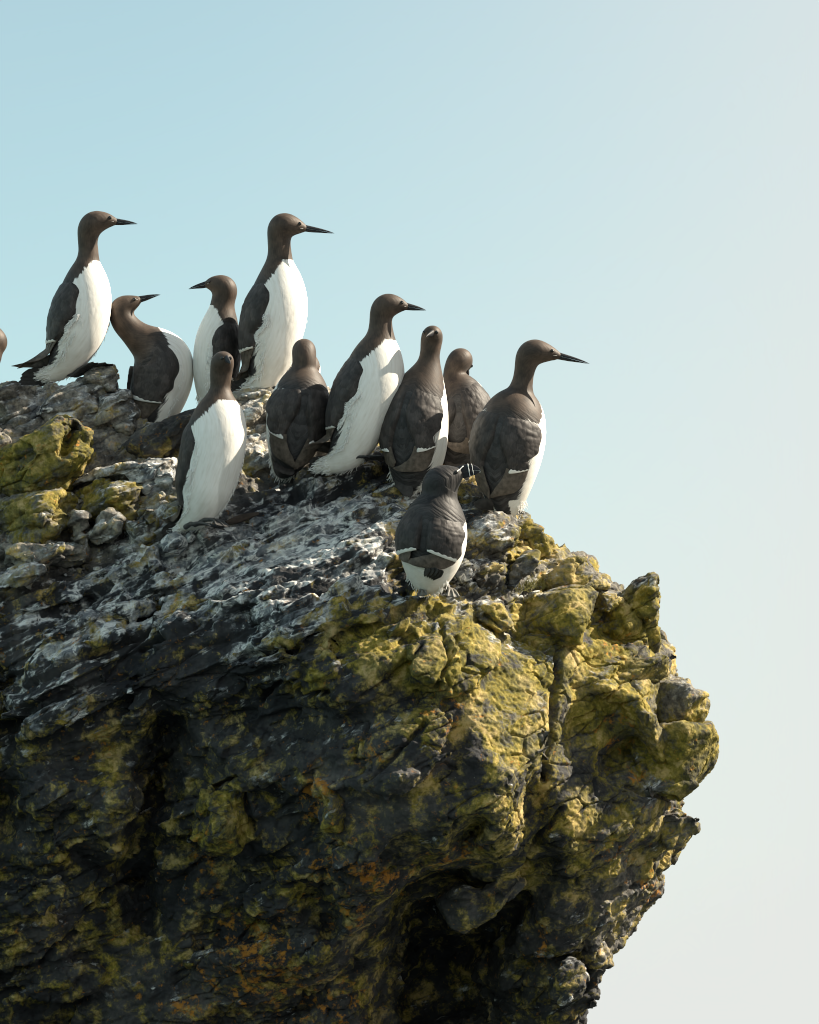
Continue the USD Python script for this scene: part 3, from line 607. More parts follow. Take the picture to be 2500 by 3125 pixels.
def tube(pts, rad, sides=8):
    pts, rad = np.asarray(pts, float), np.asarray(rad, float)
    T = np.gradient(pts, axis=0); T /= np.linalg.norm(T, axis=1, keepdims=True)
    ref = np.array([0.3, 0.2, 0.93])
    A = np.cross(T, ref); A /= np.linalg.norm(A, axis=1, keepdims=True)
    B = np.cross(T, A)
    an = np.linspace(0, 2 * math.pi, sides, endpoint=False)
    ring = pts[:, None] + rad[:, None, None] * (np.cos(an)[None, :, None] * A[:, None] + np.sin(an)[None, :, None] * B[:, None])
    v = np.vstack([ring.reshape(-1, 3), pts[:1], pts[-1:]])
    n, f = len(pts), []
    for i in range(n - 1):
        for j in range(sides):
            a, b = i * sides + j, i * sides + (j + 1) % sides
            f += [(a, b, b + sides), (a, b + sides, a + sides)]
    for j in range(sides):
        f += [(n * sides, (j + 1) % sides, j), (n * sides + 1, (n - 1) * sides + j, (n - 1) * sides + (j + 1) % sides)]
    return v, np.array(f)

def join(parts):
    vs, fs, o = [], [], 0
    for v, f in parts:
        vs.append(v); fs.append(np.asarray(f) + o); o += len(v)
    return np.vstack(vs), np.vstack(fs)

def blade(curve, width, normal, thick=0.0012, camber=0.18):
    """A feather: a thin curved pointed blade along curve; width per point (half), normal per point."""
    curve, width = np.asarray(curve), np.asarray(width)
    T = np.gradient(curve, axis=0); T /= np.linalg.norm(T, axis=1, keepdims=True)
    N = normal - (normal * T).sum(1, keepdims=True) * T; N /= np.linalg.norm(N, axis=1, keepdims=True)
    S = np.cross(T, N)
    cols = np.array([-1, -.55, 0, .55, 1.0])
    top = curve[:, None] + cols[None, :, None] * width[:, None, None] * S[:, None] + ((1 - cols ** 2) * camber)[None, :, None] * width[:, None, None] * N[:, None]
    bot = top - N[:, None] * thick
    n, m = len(curve), len(cols)
    v = np.vstack([top.reshape(-1, 3), bot.reshape(-1, 3)]); f = []
    o = n * m
    for i in range(n - 1):
        for j in range(m - 1):
            a = i * m + j
            f += [(a, a + 1, a + m + 1), (a, a + m + 1, a + m), (o + a, o + a + m + 1, o + a + 1), (o + a, o + a + m, o + a + m + 1)]
        for j, sgn in ((0, 1), (m - 1, -1)):
            a, b = i * m + j, (i + 1) * m + j
            q = [(a, b, o + b), (a, o + b, o + a)]
            f += q if sgn > 0 else [t[::-1] for t in q]
    return v, np.array(f)

def unit(x):
    x = np.asarray(x, float); return x / np.linalg.norm(x)

def cam_vec(r, u, f):
    return unit(r * CX + u * CU + f * CF)

def bird(name, label, cat, spine, nb, d, facing, bill, foot_uv, group=None, feet=(), wing=(.93, .27), wtips=None, tail=None, wings=(1, -1), razor=False, phimax=92, throat=.08,
         whiteline=True, seed=0, rump=True, foot_mat=None, spread=1.0, soil=.8, wing_front=None, bill_depth=None, headtone=1.0, gape=True):
    """spine: joints (u, v, depth offset in px, radius in px) from vent to bill base; nb: index of the joint where the neck begins; facing: direction the breast looks to."""
    rng = np.random.default_rng(seed)
    J = np.array([[*at(u, v, d + o / PPM), r * (1.04 if k < nb else 1.0) / PPM * (D + d) / D] for k, (u, v, o, r) in enumerate(spine)])
    base = at(*foot_uv, d)
    path = unique(f'/World/{name}')
    x = UsdGeom.Xform.Define(stage, path); x.AddTranslateOp().Set(Gf.Vec3d(*base))
    root = tag(x.GetPrim(), label, cat, group or ('guillemots gathered on the rock' if name == 'guillemot' else None))
    S, arc, cum = catmull(J, 64)
    c, r = S[:, :3], S[:, 3]
    h = 0.0036
    lo, hi = (c - r[:, None]).min(0) - 3 * h, (c + r[:, None]).max(0) + 3 * h
    ax = [np.arange(a, b, h) for a, b in zip(lo, hi)]
    G = np.stack(np.meshgrid(*ax, indexing='ij'), -1).astype(np.float32)
    acc = np.zeros(G.shape[:3], np.float32)
    kk = 0.0015
    for ci, ri in zip(c, r):
        i0 = [max(0, int((ci[a] - ri - 0.03 - lo[a]) / h)) for a in range(3)]
        i1 = [int((ci[a] + ri + 0.03 - lo[a]) / h) + 2 for a in range(3)]
        sl = tuple(slice(a, b) for a, b in zip(i0, i1))
        q = G[sl] - ci.astype(np.float32)
        acc[sl] += np.exp(-np.clip((np.sqrt((q * q).sum(-1)) - ri) / kk, -60, 60))
    F = -kk * np.log(acc + 1e-20) + kk * 1.6
    v, f = surface_nets(F)
    p = lo + v * h
    p = relax(p, f, 3, 0.5)
    p, f = trimesh.remesh.subdivide(p, f)
    p = relax(p, f, 2, 0.5)
    L = cum[nb]
    V = cam_vec(*facing)
    Tn = np.gradient(c, axis=0); Tn /= np.linalg.norm(Tn, axis=1, keepdims=True)
    Vn = V - (Tn @ V)[:, None] * Tn; Vn /= np.linalg.norm(Vn, axis=1, keepdims=True)
    Rn = np.cross(Tn, Vn)

    def coords(p):
        _, i = cKDTree(c).query(p, k=3)
        w = 1 / (np.linalg.norm(p[:, None] - c[i], axis=2) ** 4 + 1e-12); w /= w.sum(1, keepdims=True)
        s = (arc[i] * w).sum(1)
        tt = np.stack([np.interp(s, arc, Tn[:, a]) for a in range(3)], 1)
        cc = np.stack([np.interp(s, arc, c[:, a]) for a in range(3)], 1)
        s = np.clip(s + ((p - cc) * tt).sum(1) * 0.7, -0.05, arc[-1])
        cc = np.stack([np.interp(s, arc, c[:, a]) for a in range(3)], 1)
        vv = np.stack([np.interp(s, arc, Vn[:, a]) for a in range(3)], 1)
        rr = np.stack([np.interp(s, arc, Rn[:, a]) for a in range(3)], 1)
        q = p - cc
        return s, np.degrees(np.arctan2((q * rr).sum(1), (q * vv).sum(1)))
    s, ph = coords(p)
    t = s / L
    ap = np.abs(ph)
    ttop = 1.0 + throat - 0.24 * (np.minimum(ap, 110) / 90) ** 2
    pm = min(phimax, (wing_front or 78) + 12) if facing[2] < .5 else phimax
    w = np.minimum((ttop - t) * 6.0, (pm + 20 * sm01((t - .65) / .2) + 8 * (1 - t) - ap) / 60)
    if rump:
        tr = 0.30 if razor else 0.13
        w = np.where(t < tr, np.maximum(w, np.minimum((tr - t) * 9 - 0.1, ((150 if facing[2] > 0.5 and not razor else 200) - ap) / 30)), w)
    w = np.where(t > 0.97 + throat, -1, w)
    prim = lambda w_, s_, a_, r_, tone, dirt: {'plum': np.stack([w_, s_, a_ * r_], -1), 'tone': np.stack([tone, dirt, (0.35 + 0.5 * sm01((s_ / L - 0.93) / 0.06) if razor else 0 * tone)], -1)}
    rr = np.interp(s, arc, r)
    tone = headtone * sm01((t - 0.80) / 0.22)
    dirt = soil * (0.25 + 0.9 * sm01((0.55 - t) / 0.5))
    put(path, 'body', (p - base, f), PLUM, True, prim(np.clip(w, -1.2, 1.2), s, np.radians(ap), rr, tone, dirt))

    def surf(tq, phd, off=0.0, side=1):
        """Point of the torso at spine fraction tq and angle phd from the breast line."""
        sq = np.asarray(tq) * L
        cc = np.stack([np.interp(sq, arc, c[:, a]) for a in range(3)], -1)
        vv = np.stack([np.interp(sq, arc, Vn[:, a]) for a in range(3)], -1)
        r2 = np.stack([np.interp(sq, arc, Rn[:, a]) for a in range(3)], -1) * side
        rad = np.interp(sq, arc, r)
        a = np.radians(phd)
        n = np.cos(a)[..., None] * vv + np.sin(a)[..., None] * r2
        return cc + (rad + off)[..., None] * n, n

    t0, t1 = wing
    tip_default = surf(np.array(0.0), np.array(180.0))[0] - Tn[0] * 0.05
    tail_dir = None
    for k, sd in enumerate(wings):
        wt = wtips[k] if wtips else None
        ns, nq = 46, 26
        sg, qg = np.meshgrid(np.linspace(0, 1, ns), np.linspace(0, 1, nq), indexing='ij')
        pf = (wing_front or 78)
        frontphi = pf + 26 * (1 - sm01(sg / 0.25)) + (8 if razor else 16 if pf < 90 else 22) * sm01((sg - 0.45) / 0.55) + 5 * np.sin(sg * 19 + seed) * sg
        backphi = 181 - 4 * sm01(sg * 3) - (1 if razor else 20) * sm01((sg - 0.45) / 0.55)
        phg = frontphi + (backphi - frontphi) * qg
        tg = t0 + (t1 - t0) * sg + 0.06 * (qg - 0.5) ** 2 * sg + ((-0.11 if razor else 0.06) * (1 - qg)) * sm01((sg - .5) / .5)
        edge = np.minimum(1, np.minimum(qg / 0.13, (1 - qg) / 0.10)) ** 0.6
        top = np.minimum(1, sg / 0.16) ** 0.7
        hgt = -0.0035 + (0.0085 + 0.0085 * sg) * edge * top
        pos, nrm = surf(tg, phg, hgt, sd)
        pos = pos + nrm * (0.0024 * (fbm(np.stack([tg * 30, phg / 16, 0 * tg], -1), 2, seed + k) - 0.5) * edge * top)[..., None]
        # the lower edge folds back under
        low, _ = surf(tg[-1], phg[-1], hgt[-1] - 0.004, sd)
        low2, _ = surf(tg[-1] + 0.02, phg[-1], np.full(nq, -0.006), sd)
        pos = np.concatenate([pos, low[None], low2[None]], 0)
        m = nq; idx = np.arange((ns + 2) * nq).reshape(ns + 2, nq)
        quads = np.stack([idx[:-1, :-1], idx[1:, :-1], idx[1:, 1:], idx[:-1, 1:]], -1).reshape(-1, 4)
        if sd < 0:
            quads = quads[:, ::-1]
        ft = np.vstack([quads[:, [0, 1, 2]], quads[:, [0, 2, 3]]])
        s_ = np.concatenate([tg, tg[-1:], tg[-1:]], 0).ravel() * L
        a_ = np.radians(np.concatenate([phg, phg[-1:], phg[-1:]], 0)).ravel()
        one = np.ones(len(s_))
        wp = put(path, 'wing', (pos.reshape(-1, 3) - base, ft), PLUM, True, prim(-one, s_, a_, 0.08 * one, 0.12 * one + 0.1, 0 * one))
        wpath = str(wp.GetPath())
        if whiteline:
            qn = 20
            qb = np.linspace(0.08, 0.93, qn)
            fr, bk = np.interp(qb, qg[-1], phg[-1]), np.interp(qb, qg[-1], tg[-1])
            wid = (0.0022 + 0.0065 * sm01((qb - 0.45) / 0.45)) * (1 if not razor else 0.0) + (0.0050 if razor else 0)
            wid = wid * np.minimum(1, np.minimum(qb - 0.06, 0.97 - qb) / 0.1)
            hh = np.interp(qb, qg[-1], hgt[-1])
            wob = 0.0012 * np.sin(qb * 40 + seed)
            A, _ = surf(bk + (wid + wob) / L, fr, hh + 0.0018, sd)
            B, _ = surf(bk - 0.0014 / L, fr, hh + 0.0012, sd)
            Cc, _ = surf(bk - 0.002 / L, fr, hh - 0.004, sd)
            vb = np.concatenate([A, B, Cc]); ib = np.arange(3 * qn).reshape(3, qn)
            qd = np.stack([ib[:-1, :-1], ib[1:, :-1], ib[1:, 1:], ib[:-1, 1:]], -1).reshape(-1, 4)
            if sd < 0:
                qd = qd[:, ::-1]
            put(wpath, 'white_wing_bar', (vb - base, np.vstack([qd[:, [0, 1, 2]], qd[:, [0, 2, 3]]])), WHITE, True)
        # white flank feathers overlapping the front edge of the wing
        if np.degrees(np.arccos(np.clip(-V @ CF, -1, 1))) < 100:
            nt = 130
            k1 = rng.integers(int(ns * .52), ns, nt)
            fp = phg[k1, 0] - rng.uniform(0, 8, nt)
            s1 = tg[k1, 0]
            A0, n0_ = surf(s1, fp, np.full(nt, 0.0012), sd)
            len_ = rng.uniform(0.006, 0.012, nt)
            B0, _ = surf(s1 - len_ * .5 / L, fp + rng.uniform(.5, 3.5, nt), np.full(nt, 0.0035), sd)
            C0, _ = surf(s1 - len_ / L, fp + rng.uniform(1, 7, nt), np.full(nt, 0.0045), sd)
            q_ = np.stack([A0, B0, C0, C0 + (C0 - B0) * .4], 1).reshape(-1, 3) - base
            tuft = UsdGeom.BasisCurves.Define(stage, unique(f'{path}/flank_feathers'))
            tuft.CreateTypeAttr('cubic'); tuft.CreateBasisAttr('bspline'); tuft.CreateWrapAttr('pinned')
            tuft.CreatePointsAttr(Vt.Vec3fArray.FromNumpy(q_.astype(np.float32)))
            tuft.CreateCurveVertexCountsAttr(Vt.IntArray.FromNumpy(np.full(nt, 4, np.int32)))
            tuft.CreateWidthsAttr(Vt.FloatArray.FromNumpy(np.tile(np.array([.0017, .0016, .0011, .0003], np.float32), nt))); tuft.SetWidthsInterpolation('vertex')
            UsdShade.MaterialBindingAPI.Apply(tuft.GetPrim()).Bind(WHITE)
            tag(tuft.GetPrim(), kind='stuff')
        # folded flight feathers
        tip = at(wt[0], wt[1], d + wt[2] / PPM) if wt else tip_default + Rn[0] * sd * 0.014
        for i in range(6):
            g = i / 5
            ph0 = phg[-1, 0] + 9 + (152 - phg[-1, 0] - 9) * np.array(g)
            P0, n0 = surf(np.array(np.interp(ph0, phg[-1], tg[-1]) + 0.04), ph0, np.array(0.0015 + 0.0011 * i), sd)
            P1, n1 = surf(np.array(t1 - 0.12), np.array(126 + 32 * g), np.array(0.009), sd)
            back = (P0 - tip) * (0.30 * (1 - g) ** 1.0) * 0.9
            P3 = tip + back * 0.8 + unit(np.cross(P0 - tip, n0)) * 0.006 * (g - .5) * sd
            uu = np.linspace(0, 1, 14)[:, None]
            cur = (1 - uu) ** 2 * P0 + 2 * uu * (1 - uu) * P1 + uu ** 2 * P3
            for _ in range(2):
                gap_ = np.linalg.norm(cur[:, None] - c[None], axis=2) - r[None]
                kx = gap_.argmin(1); gx = gap_[np.arange(len(cur)), kx]
                out_ = cur - c[kx]; out_ /= np.linalg.norm(out_, axis=1, keepdims=True)
                cur = cur + out_ * (np.maximum(0.0045 + 0.0008 * i - gx, 0) * np.linspace(0.3, 1, len(cur)).clip(0, 1))[:, None]
            wd = 0.0130 * np.minimum(1, (1 - uu[:, 0]) * 2.6 + 0.02) ** 0.8 * (0.75 + 0.25 * uu[:, 0])
            put(wpath, 'flight_feather', tuple(np.asarray(z) for z in (lambda b_: (b_[0] - base, b_[1]))(blade(cur, wd, np.broadcast_to(n0 + 0.3 * n1, cur.shape) + 0 * cur, 0.0013))), QUILL, 40)
    # tail
    tp = at(tail[0], tail[1], d + tail[2] / PPM) if tail else surf(np.array(0.0), np.array(180.0))[0] - Tn[0] * 0.045
    D0, nd = surf(np.array(0.10), np.array(168.0), np.array(-0.008))
    for i in range(5):
        g = (i - 2) / 2
        side = Rn[2] * 0.016 * g * spread
        uu = np.linspace(0, 1, 12)[:, None]
        start, end = D0 + side * 0.8, tp + side - (tp - D0) * 0.10 * abs(g)
        mid = (start + end) / 2 - Vn[1] * 0.004 + side * 0.2
        cur = (1 - uu) ** 2 * start + 2 * uu * (1 - uu) * mid + uu ** 2 * end
        wd = 0.0105 * np.minimum(1, (1 - uu[:, 0]) * 3.5 + 0.08) ** 0.7
        bv, bf = blade(cur, wd, np.broadcast_to(-Vn[1], cur.shape) + 0 * cur, 0.0015)
        put(path, 'tail_feather', (bv - base, bf), TAILM, 40)
    # bill
    (bu, bv_, bo), (tu, tv, to) = bill
    b0, b1 = at(bu, bv_, d + bo / PPM), at(tu, tv, d + to / PPM)
    bd = unit(b1 - b0); bl = np.linalg.norm(b1 - b0)
    up = unit(CU - (CU @ bd) * bd if abs(CU @ bd) < 0.9 else -CF - (-CF @ bd) * bd); sid = np.cross(bd, up)
    H = bill_depth or (0.0092 if not razor else 0.0155)

    def mandible(sign):
        uu = np.linspace(-0.30, 1, 16)
        if razor:
            hup = np.interp(uu, [-.3, 0, .35, .7, .9, 1], [.85, 1.0, 1.18, 1.0, .55, .02]) * H
            hlo = np.interp(uu, [-.3, 0, .4, .75, .9, 1], [.75, .8, .85, .6, .25, .02]) * H
            drop = -0.0030 * np.clip(uu - 0.6, 0, 1) * 2.5; wid = np.interp(uu, [-.3, 0, .6, 1], [1, .62, .45, .05]) * 0.0070
        else:
            hup = np.interp(uu, [-.3, 0, .3, .6, .85, 1], [1.2, 1.0, .78, .56, .30, .03]) * H
            hlo = np.interp(uu, [-.3, 0, .35, .6, .85, 1], [1.0, .85, .72, .46, .18, .01]) * H
            drop = -0.0035 * np.clip(uu - 0.35, 0, 1) ** 1.5; wid = np.interp(uu, [-.3, 0, .5, 1], [1, .75, .50, .05]) * 0.0085
        line = b0 + uu[:, None] * bl * bd + (drop)[:, None] * up
        an = np.linspace(0, math.pi, 9)
        hh = hup if sign > 0 else hlo
        ring = line[:, None] + (np.cos(an)[None, :, None] * wid[:, None, None] * sid) + sign * (np.sin(an)[None, :, None] * hh[:, None, None] * up) + sign * 0.0003 * up
        n, m = ring.shape[:2]
        vv = ring.reshape(-1, 3); ff = []
        for i in range(n - 1):
            for j in range(m):
                a, b_ = i * m + j, i * m + (j + 1) % m
                ff += [(a, a + m, b_ + m), (a, b_ + m, b_)]
        ff = np.array(ff)
        return vv - base, ff if sign > 0 else ff[:, ::-1]
    put(path, 'upper_bill', mandible(1), BILL, 50); put(path, 'lower_bill', mandible(-1), BILL, 50)
    if razor:
        for uq, wq in ((.50, .0010), (.66, .0006)):
            an = np.linspace(-0.35 * math.pi, 1.25 * math.pi, 14)
            hq = np.where(np.sin(an) > 0, np.interp(uq, [0, .35, .7, .9], [1.0, 1.18, 1.0, .55]), np.interp(uq, [0, .4, .75, .9], [.8, .85, .6, .25])) * H + 0.0006
            pts = b0 + uq * bl * bd + np.cos(an)[:, None] * (0.0045 + .0006) * sid + np.sin(an)[:, None] * hq[:, None] * up
            vv, ff = tube(pts, np.full(len(an), wq), 6)
            put(path, 'white_bill_band', (vv - base, ff), WHITE, True)
    # eyes and gape lines
    hc, hr = c[-14], r[-14]
    k_head = int(np.argmin(np.linalg.norm(c - J[-2, :3], axis=1))); hc, hr = c[k_head], r[k_head]
    tree = cKDTree(p)
    for sgn in (1, -1):
        for lift in (1.6,):
            want = hc + bd * hr * 0.62 + up * hr * 0.34 + sgn * sid * hr * lift
            ray = unit(want - (hc + bd * hr * 0.4 + up * hr * .2))
            _, i = tree.query((hc + bd * hr * 0.42 + up * hr * 0.25) + ray * hr * 0.8)
        q = p[i] - ray * 0.0012
        sph = trimesh.creation.icosphere(2, 0.0047); put(path, 'eye', (sph.vertices + q - base, sph.faces), EYEM, True)
        gp = []
        for uq in np.linspace(-0.55, 0.35, 9):
            gpt = b0 + uq * bl * bd + sgn * sid * np.interp(uq, [-.55, 0, .35], [.012, .0056, .0042])
            _, i2 = tree.query(gpt)
            gp.append(p[i2] + sgn * sid * 0.0004 if np.linalg.norm(p[i2] - b0) > np.linalg.norm(gpt - b0) * 0.4 and uq < -0.05 else gpt)
        if gape and not razor:
            vv, ff = tube(np.array(gp[3:]), np.interp(np.arange(6), [0, 2, 5], [.0002, .0005, .0002]), 6)
            put(path, 'gape_line', (vv - base, ff), WHITE, True)
        if razor:
            e0 = q + ray * 0.001
            pts = np.array([e0 + (b0 + bd * bl * .30 + up * H * 0.95 + sgn * sid * .003 - e0) * a for a in np.linspace(0.15, 1, 8)])
            pts = np.array([p[tree.query(z)[1]] + ray * 0.0006 if a < 5 else z for a, z in enumerate(pts)])
            vv, ff = tube(pts, np.full(8, 0.0013), 6)
            put(path, 'white_eye_line', (vv - base, ff), WHITE, True)
    # feet
    for (au, av, ao), (tu_, tv_, to_) in feet:
        a, e = at(au, av, d + ao / PPM), at(tu_, tv_, d + to_ / PPM)
        dirv = unit(e - a); ln = np.linalg.norm(e - a)
        sv = unit(np.cross(dirv, [0, 0, 1.0])); upv = np.cross(sv, dirv)
        parts = [tube(np.array([a + (c[2] - a) * 0.45, a + (c[2] - a) * 0.15 + upv * .004, a]), [.007, .0055, .0052], 8)]
        ends, mids = [], []
        for g in (-1, 0, 1):
            en = a + dirv * ln * (1 if g == 0 else .9) + sv * g * ln * 0.34
            md = a + (en - a) * 0.5 + upv * 0.007
            uu = np.linspace(0, 1, 7)[:, None]
            cur = (1 - uu) ** 2 * a + 2 * uu * (1 - uu) * (md + upv * .004) + uu ** 2 * en
            parts.append(tube(cur, np.linspace(.0050, .0018, 7), 7)); ends.append(cur)
        for i in (0, 1):
            w0, w1 = ends[i], ends[i + 1]
            midl = (w0 + w1) / 2 - upv * 0.001
            midl[-1] = midl[-1] * .8 + midl[-2] * .2
            grid = np.stack([w0, midl, w1], 1)[:, :]
            g2 = np.concatenate([grid.reshape(-1, 3), (grid - upv * 0.0014).reshape(-1, 3)])
            ff = []
            for a_ in range(6):
                for b_ in range(2):
                    k0 = a_ * 3 + b_
                    ff += [(k0, k0 + 3, k0 + 4), (k0, k0 + 4, k0 + 1), (21 + k0, 21 + k0 + 4, 21 + k0 + 3), (21 + k0, 21 + k0 + 1, 21 + k0 + 4)]
            parts.append((g2, np.array(ff)))
        vv, ff = join(parts)
        put(path, 'webbed_foot', (vv - base, ff), foot_mat or SKIN, 60)
    # loose down along the flanks and under the belly, where the photo shows ragged edges
    n_ = vnormals(p, f)
    cand = np.where((w > 0.0) & (w < 0.45) & (t < 0.9) & (ap < 70) | ((w > 0) & (t < 0.10) & (ap < 120)))[0]
    if len(cand):
        pick = rng.choice(cand, min(len(cand), 500 if facing[2] < 0.5 else 160), replace=False)
        si = np.interp(s[pick], arc, np.arange(len(arc))).astype(int)
        dn = -Tn[si]
        ln = rng.uniform(0.005, 0.012, len(pick))[:, None]
        p0 = p[pick] - n_[pick] * 0.001
        jit = rng.normal(0, 0.22, (len(pick), 3))
        p1 = p0 + (dn + n_[pick] * 0.22 + jit * .4) * ln * 0.5
        p2 = p0 + (dn + n_[pick] * 0.14 + jit) * ln
        pts = np.stack([p0, p1, p2, p2 + (p2 - p1) * .3], 1).reshape(-1, 3) - base
        cpath = unique(f'{path}/flank_down')
        bc = UsdGeom.BasisCurves.Define(stage, cpath)
        bc.CreateTypeAttr('cubic'); bc.CreateBasisAttr('bspline'); bc.CreateWrapAttr('pinned')
        bc.CreatePointsAttr(Vt.Vec3fArray.FromNumpy(pts.astype(np.float32)))
        bc.CreateCurveVertexCountsAttr(Vt.IntArray.FromNumpy(np.full(len(pick), 4, np.int32)))
        bc.CreateWidthsAttr(Vt.FloatArray.FromNumpy(np.tile(np.array([.0016, .0014, .0010, .0003], np.float32), len(pick)))); bc.SetWidthsInterpolation('vertex')
        UsdShade.MaterialBindingAPI.Apply(bc.GetPrim()).Bind(WHITE)
        tag(bc.GetPrim(), kind='stuff')
    return root
GROUP = None
def dep(u, v, k=0.0):
    return rock_depth(u, v, 14) + k

# A, tall bird on the far-left crest
dA = dep(225, 1150, .01)
bird('guillemot', 'brown and white guillemot standing tall on the far left crest, bill pointing right', 'seabird',
     [(118, 1148, 0, 12), (160, 1140, 0, 27), (196, 1107, 0, 44), (217, 1064, 0, 64), (237, 1006, 0, 82), (252, 945, 0, 84), (262, 890, 0, 74), (265, 846, 0, 56), (267, 812, 0, 41), (270, 774, 0, 33), (268, 735, 0, 32), (272, 700, 0, 37), (288, 680, -2, 38), (320, 673, -2, 27), (352, 676, -2, 13)], 8, dA,
     (.85, .15, -.55), ((352, 677, -2), (420, 681, -2)), (221, 1150), feet=[((221, 1146, -20), (300, 1108, -25)), ((232, 1148, 20), (345, 1112, 0))], wing=(.93, .30),
     wtips=[(36, 1120, 30), (52, 1122, -20)], tail=(58, 1166, 20), seed=1, wing_front=62)
# bird cut by the left edge
dX = dep(5, 1155, .04)
bird('guillemot', 'mostly hidden guillemot with ruffled brown plumage cut off by the left edge of the frame', 'seabird',
     [(-105, 1165, 0, 20), (-92, 1140, 0, 55), (-80, 1090, 0, 78), (-66, 1060, 0, 74), (-42, 1048, 0, 52), (-25, 1044, 0, 44), (-18, 1044, 0, 42), (-40, 1010, 0, 34), (-62, 990, 0, 20)], 3, dX,
     (.9, .1, -.4), ((-62, 990, 0), (-110, 975, 0)), (-80, 1160), seed=2)
# B, leaning bird with its back to us, head turned up to the right
dB = dep(487, 1300, .09)
bird('guillemot', 'guillemot hunched with its back turned, neck bent left and bill raised to the right', 'seabird',
     [(425, 1350, 0, 26), (444, 1310, 0, 48), (462, 1260, 0, 70), (482, 1205, 0, 84), (497, 1150, 0, 90), (500, 1106, 0, 86), (478, 1070, 0, 68), (440, 1042, 0, 53), (408, 1015, 0, 43), (380, 985, 0, 40), (368, 955, 0, 38), (376, 936, 0, 35), (402, 924, 0, 25), (424, 915, 0, 13)], 7, dB,
     (.88, .2, .25), ((424, 915, 0), (489, 897, 0)), (450, 1340), wing=(.97, .33), wings=(1, -1), wtips=[(405, 1312, -60), (400, 1320, 40)], tail=(398, 1345, 10), seed=3, rump=False, wing_front=72, throat=.0, phimax=84)
# D, bird behind, facing left
dD = dep(660, 1245, .12)
bird('guillemot', 'guillemot facing left with white breast, behind the tallest guillemot', 'seabird',
     [(640, 1240, 0, 30), (648, 1190, 0, 48), (652, 1140, 0, 60), (657, 1085, 0, 65), (664, 1035, 0, 64), (672, 990, 0, 53), (677, 950, 0, 41), (681, 918, 0, 37), (688, 890, 0, 38), (681, 876, 0, 38), (655, 866, 0, 25), (632, 868, 0, 13)], 6, dD,
     (-.92, .0, -.30), ((632, 868, 0), (575, 880, 0)), (650, 1250), seed=4, wing_front=60)
# C, tallest bird
dC = dep(800, 1200, .02)
bird('guillemot', 'tallest guillemot in the middle, ragged white belly, bill pointing right', 'seabird',
     [(738, 1194, 0, 11), (772, 1186, 0, 26), (803, 1160, 0, 42), (814, 1115, 0, 58), (824, 1060, 0, 80), (838, 985, 0, 92), (849, 925, 0, 88), (854, 868, 0, 69), (853, 815, 0, 47), (854, 774, 0, 38), (852, 735, 0, 37), (855, 702, 0, 41), (868, 688, -3, 41), (900, 690, -3, 28), (930, 697, -3, 13)], 8, dC,
     (.80, .1, -.62), ((930, 697, -3), (1021, 710, -5)), (800, 1200), feet=[((846, 1186, -20), (885, 1200, -35)), ((812, 1196, 10), (850, 1212, -10))], wing=(.95, .33),
     wtips=[(708, 1162, 40), (718, 1160, -30)], tail=(704, 1192, 20), seed=5, wing_front=65)
# L, half hidden bird behind
bird('guillemot', 'dark crouching guillemot mostly hidden behind the tallest guillemot and the one turned away', 'seabird',
     [(862, 1168, 0, 14), (880, 1150, 0, 32), (905, 1140, 0, 46), (930, 1135, 0, 45), (945, 1115, 0, 30), (940, 1095, 0, 24), (925, 1085, 0, 20), (915, 1085, 0, 10)], 4, dep(880, 1185, .14),
     (.6, -.6, .5), ((915, 1085, 0), (900, 1090, 40)), (890, 1185), wing=(.95, .3), wtips=[(856, 1112, 0), (850, 1150, 20)], tail=(846, 1165, 0), seed=6)
# E, back view
dE = dep(870, 1440, -.01)
bird('guillemot', 'guillemot seen from behind with plain round brown head, under the tallest guillemot', 'seabird',
     [(862, 1440, 10, 22), (872, 1415, 5, 42), (888, 1370, 0, 66), (900, 1315, 0, 84), (912, 1255, 0, 92), (921, 1208, 0, 80), (925, 1170, 0, 58), (928, 1138, 0, 41), (929, 1105, 0, 38), (928, 1078, 8, 38), (928, 1068, 20, 37), (928, 1066, 45, 24), (928, 1068, 62, 12)], 7, dE,
     (-.12, .15, 1), ((928, 1068, 62), (926, 1072, 120)), (870, 1445), wing=(.97, .31), wtips=[(905, 1432, -50), (902, 1434, -46)], tail=(866, 1446, -50), seed=7, gape=False, rump=False, throat=.16, phimax=104, wing_front=92)
# G, leaning bird in profile
dG = dep(1050, 1420, -.035)
bird('guillemot', 'guillemot leaning to the right, broad white breast, dark wing tip pointing left', 'seabird',
     [(962, 1428, 0, 11), (1012, 1417, 0, 30), (1056, 1385, 0, 50), (1078, 1340, 0, 68), (1094, 1284, 0, 86), (1116, 1222, 0, 96), (1138, 1162, 0, 94), (1150, 1106, 0, 78), (1158, 1058, 0, 55), (1162, 1016, 0, 41), (1162, 975, 0, 36), (1168, 946, 0, 39), (1184, 932, -2, 39), (1214, 930, -2, 26), (1242, 936, -2, 12)], 8, dG,
     (.80, .1, -.62), ((1242, 936, -2), (1301, 945, -2)), (1050, 1420), feet=[((1066, 1410, -30), (1130, 1396, -40)), ((1075, 1410, 0), (1180, 1396, -20))], wing=(.95, .33),
     wtips=[(915, 1364, 20), (928, 1366, -40)], tail=(940, 1432, 20), seed=8, wing_front=68)
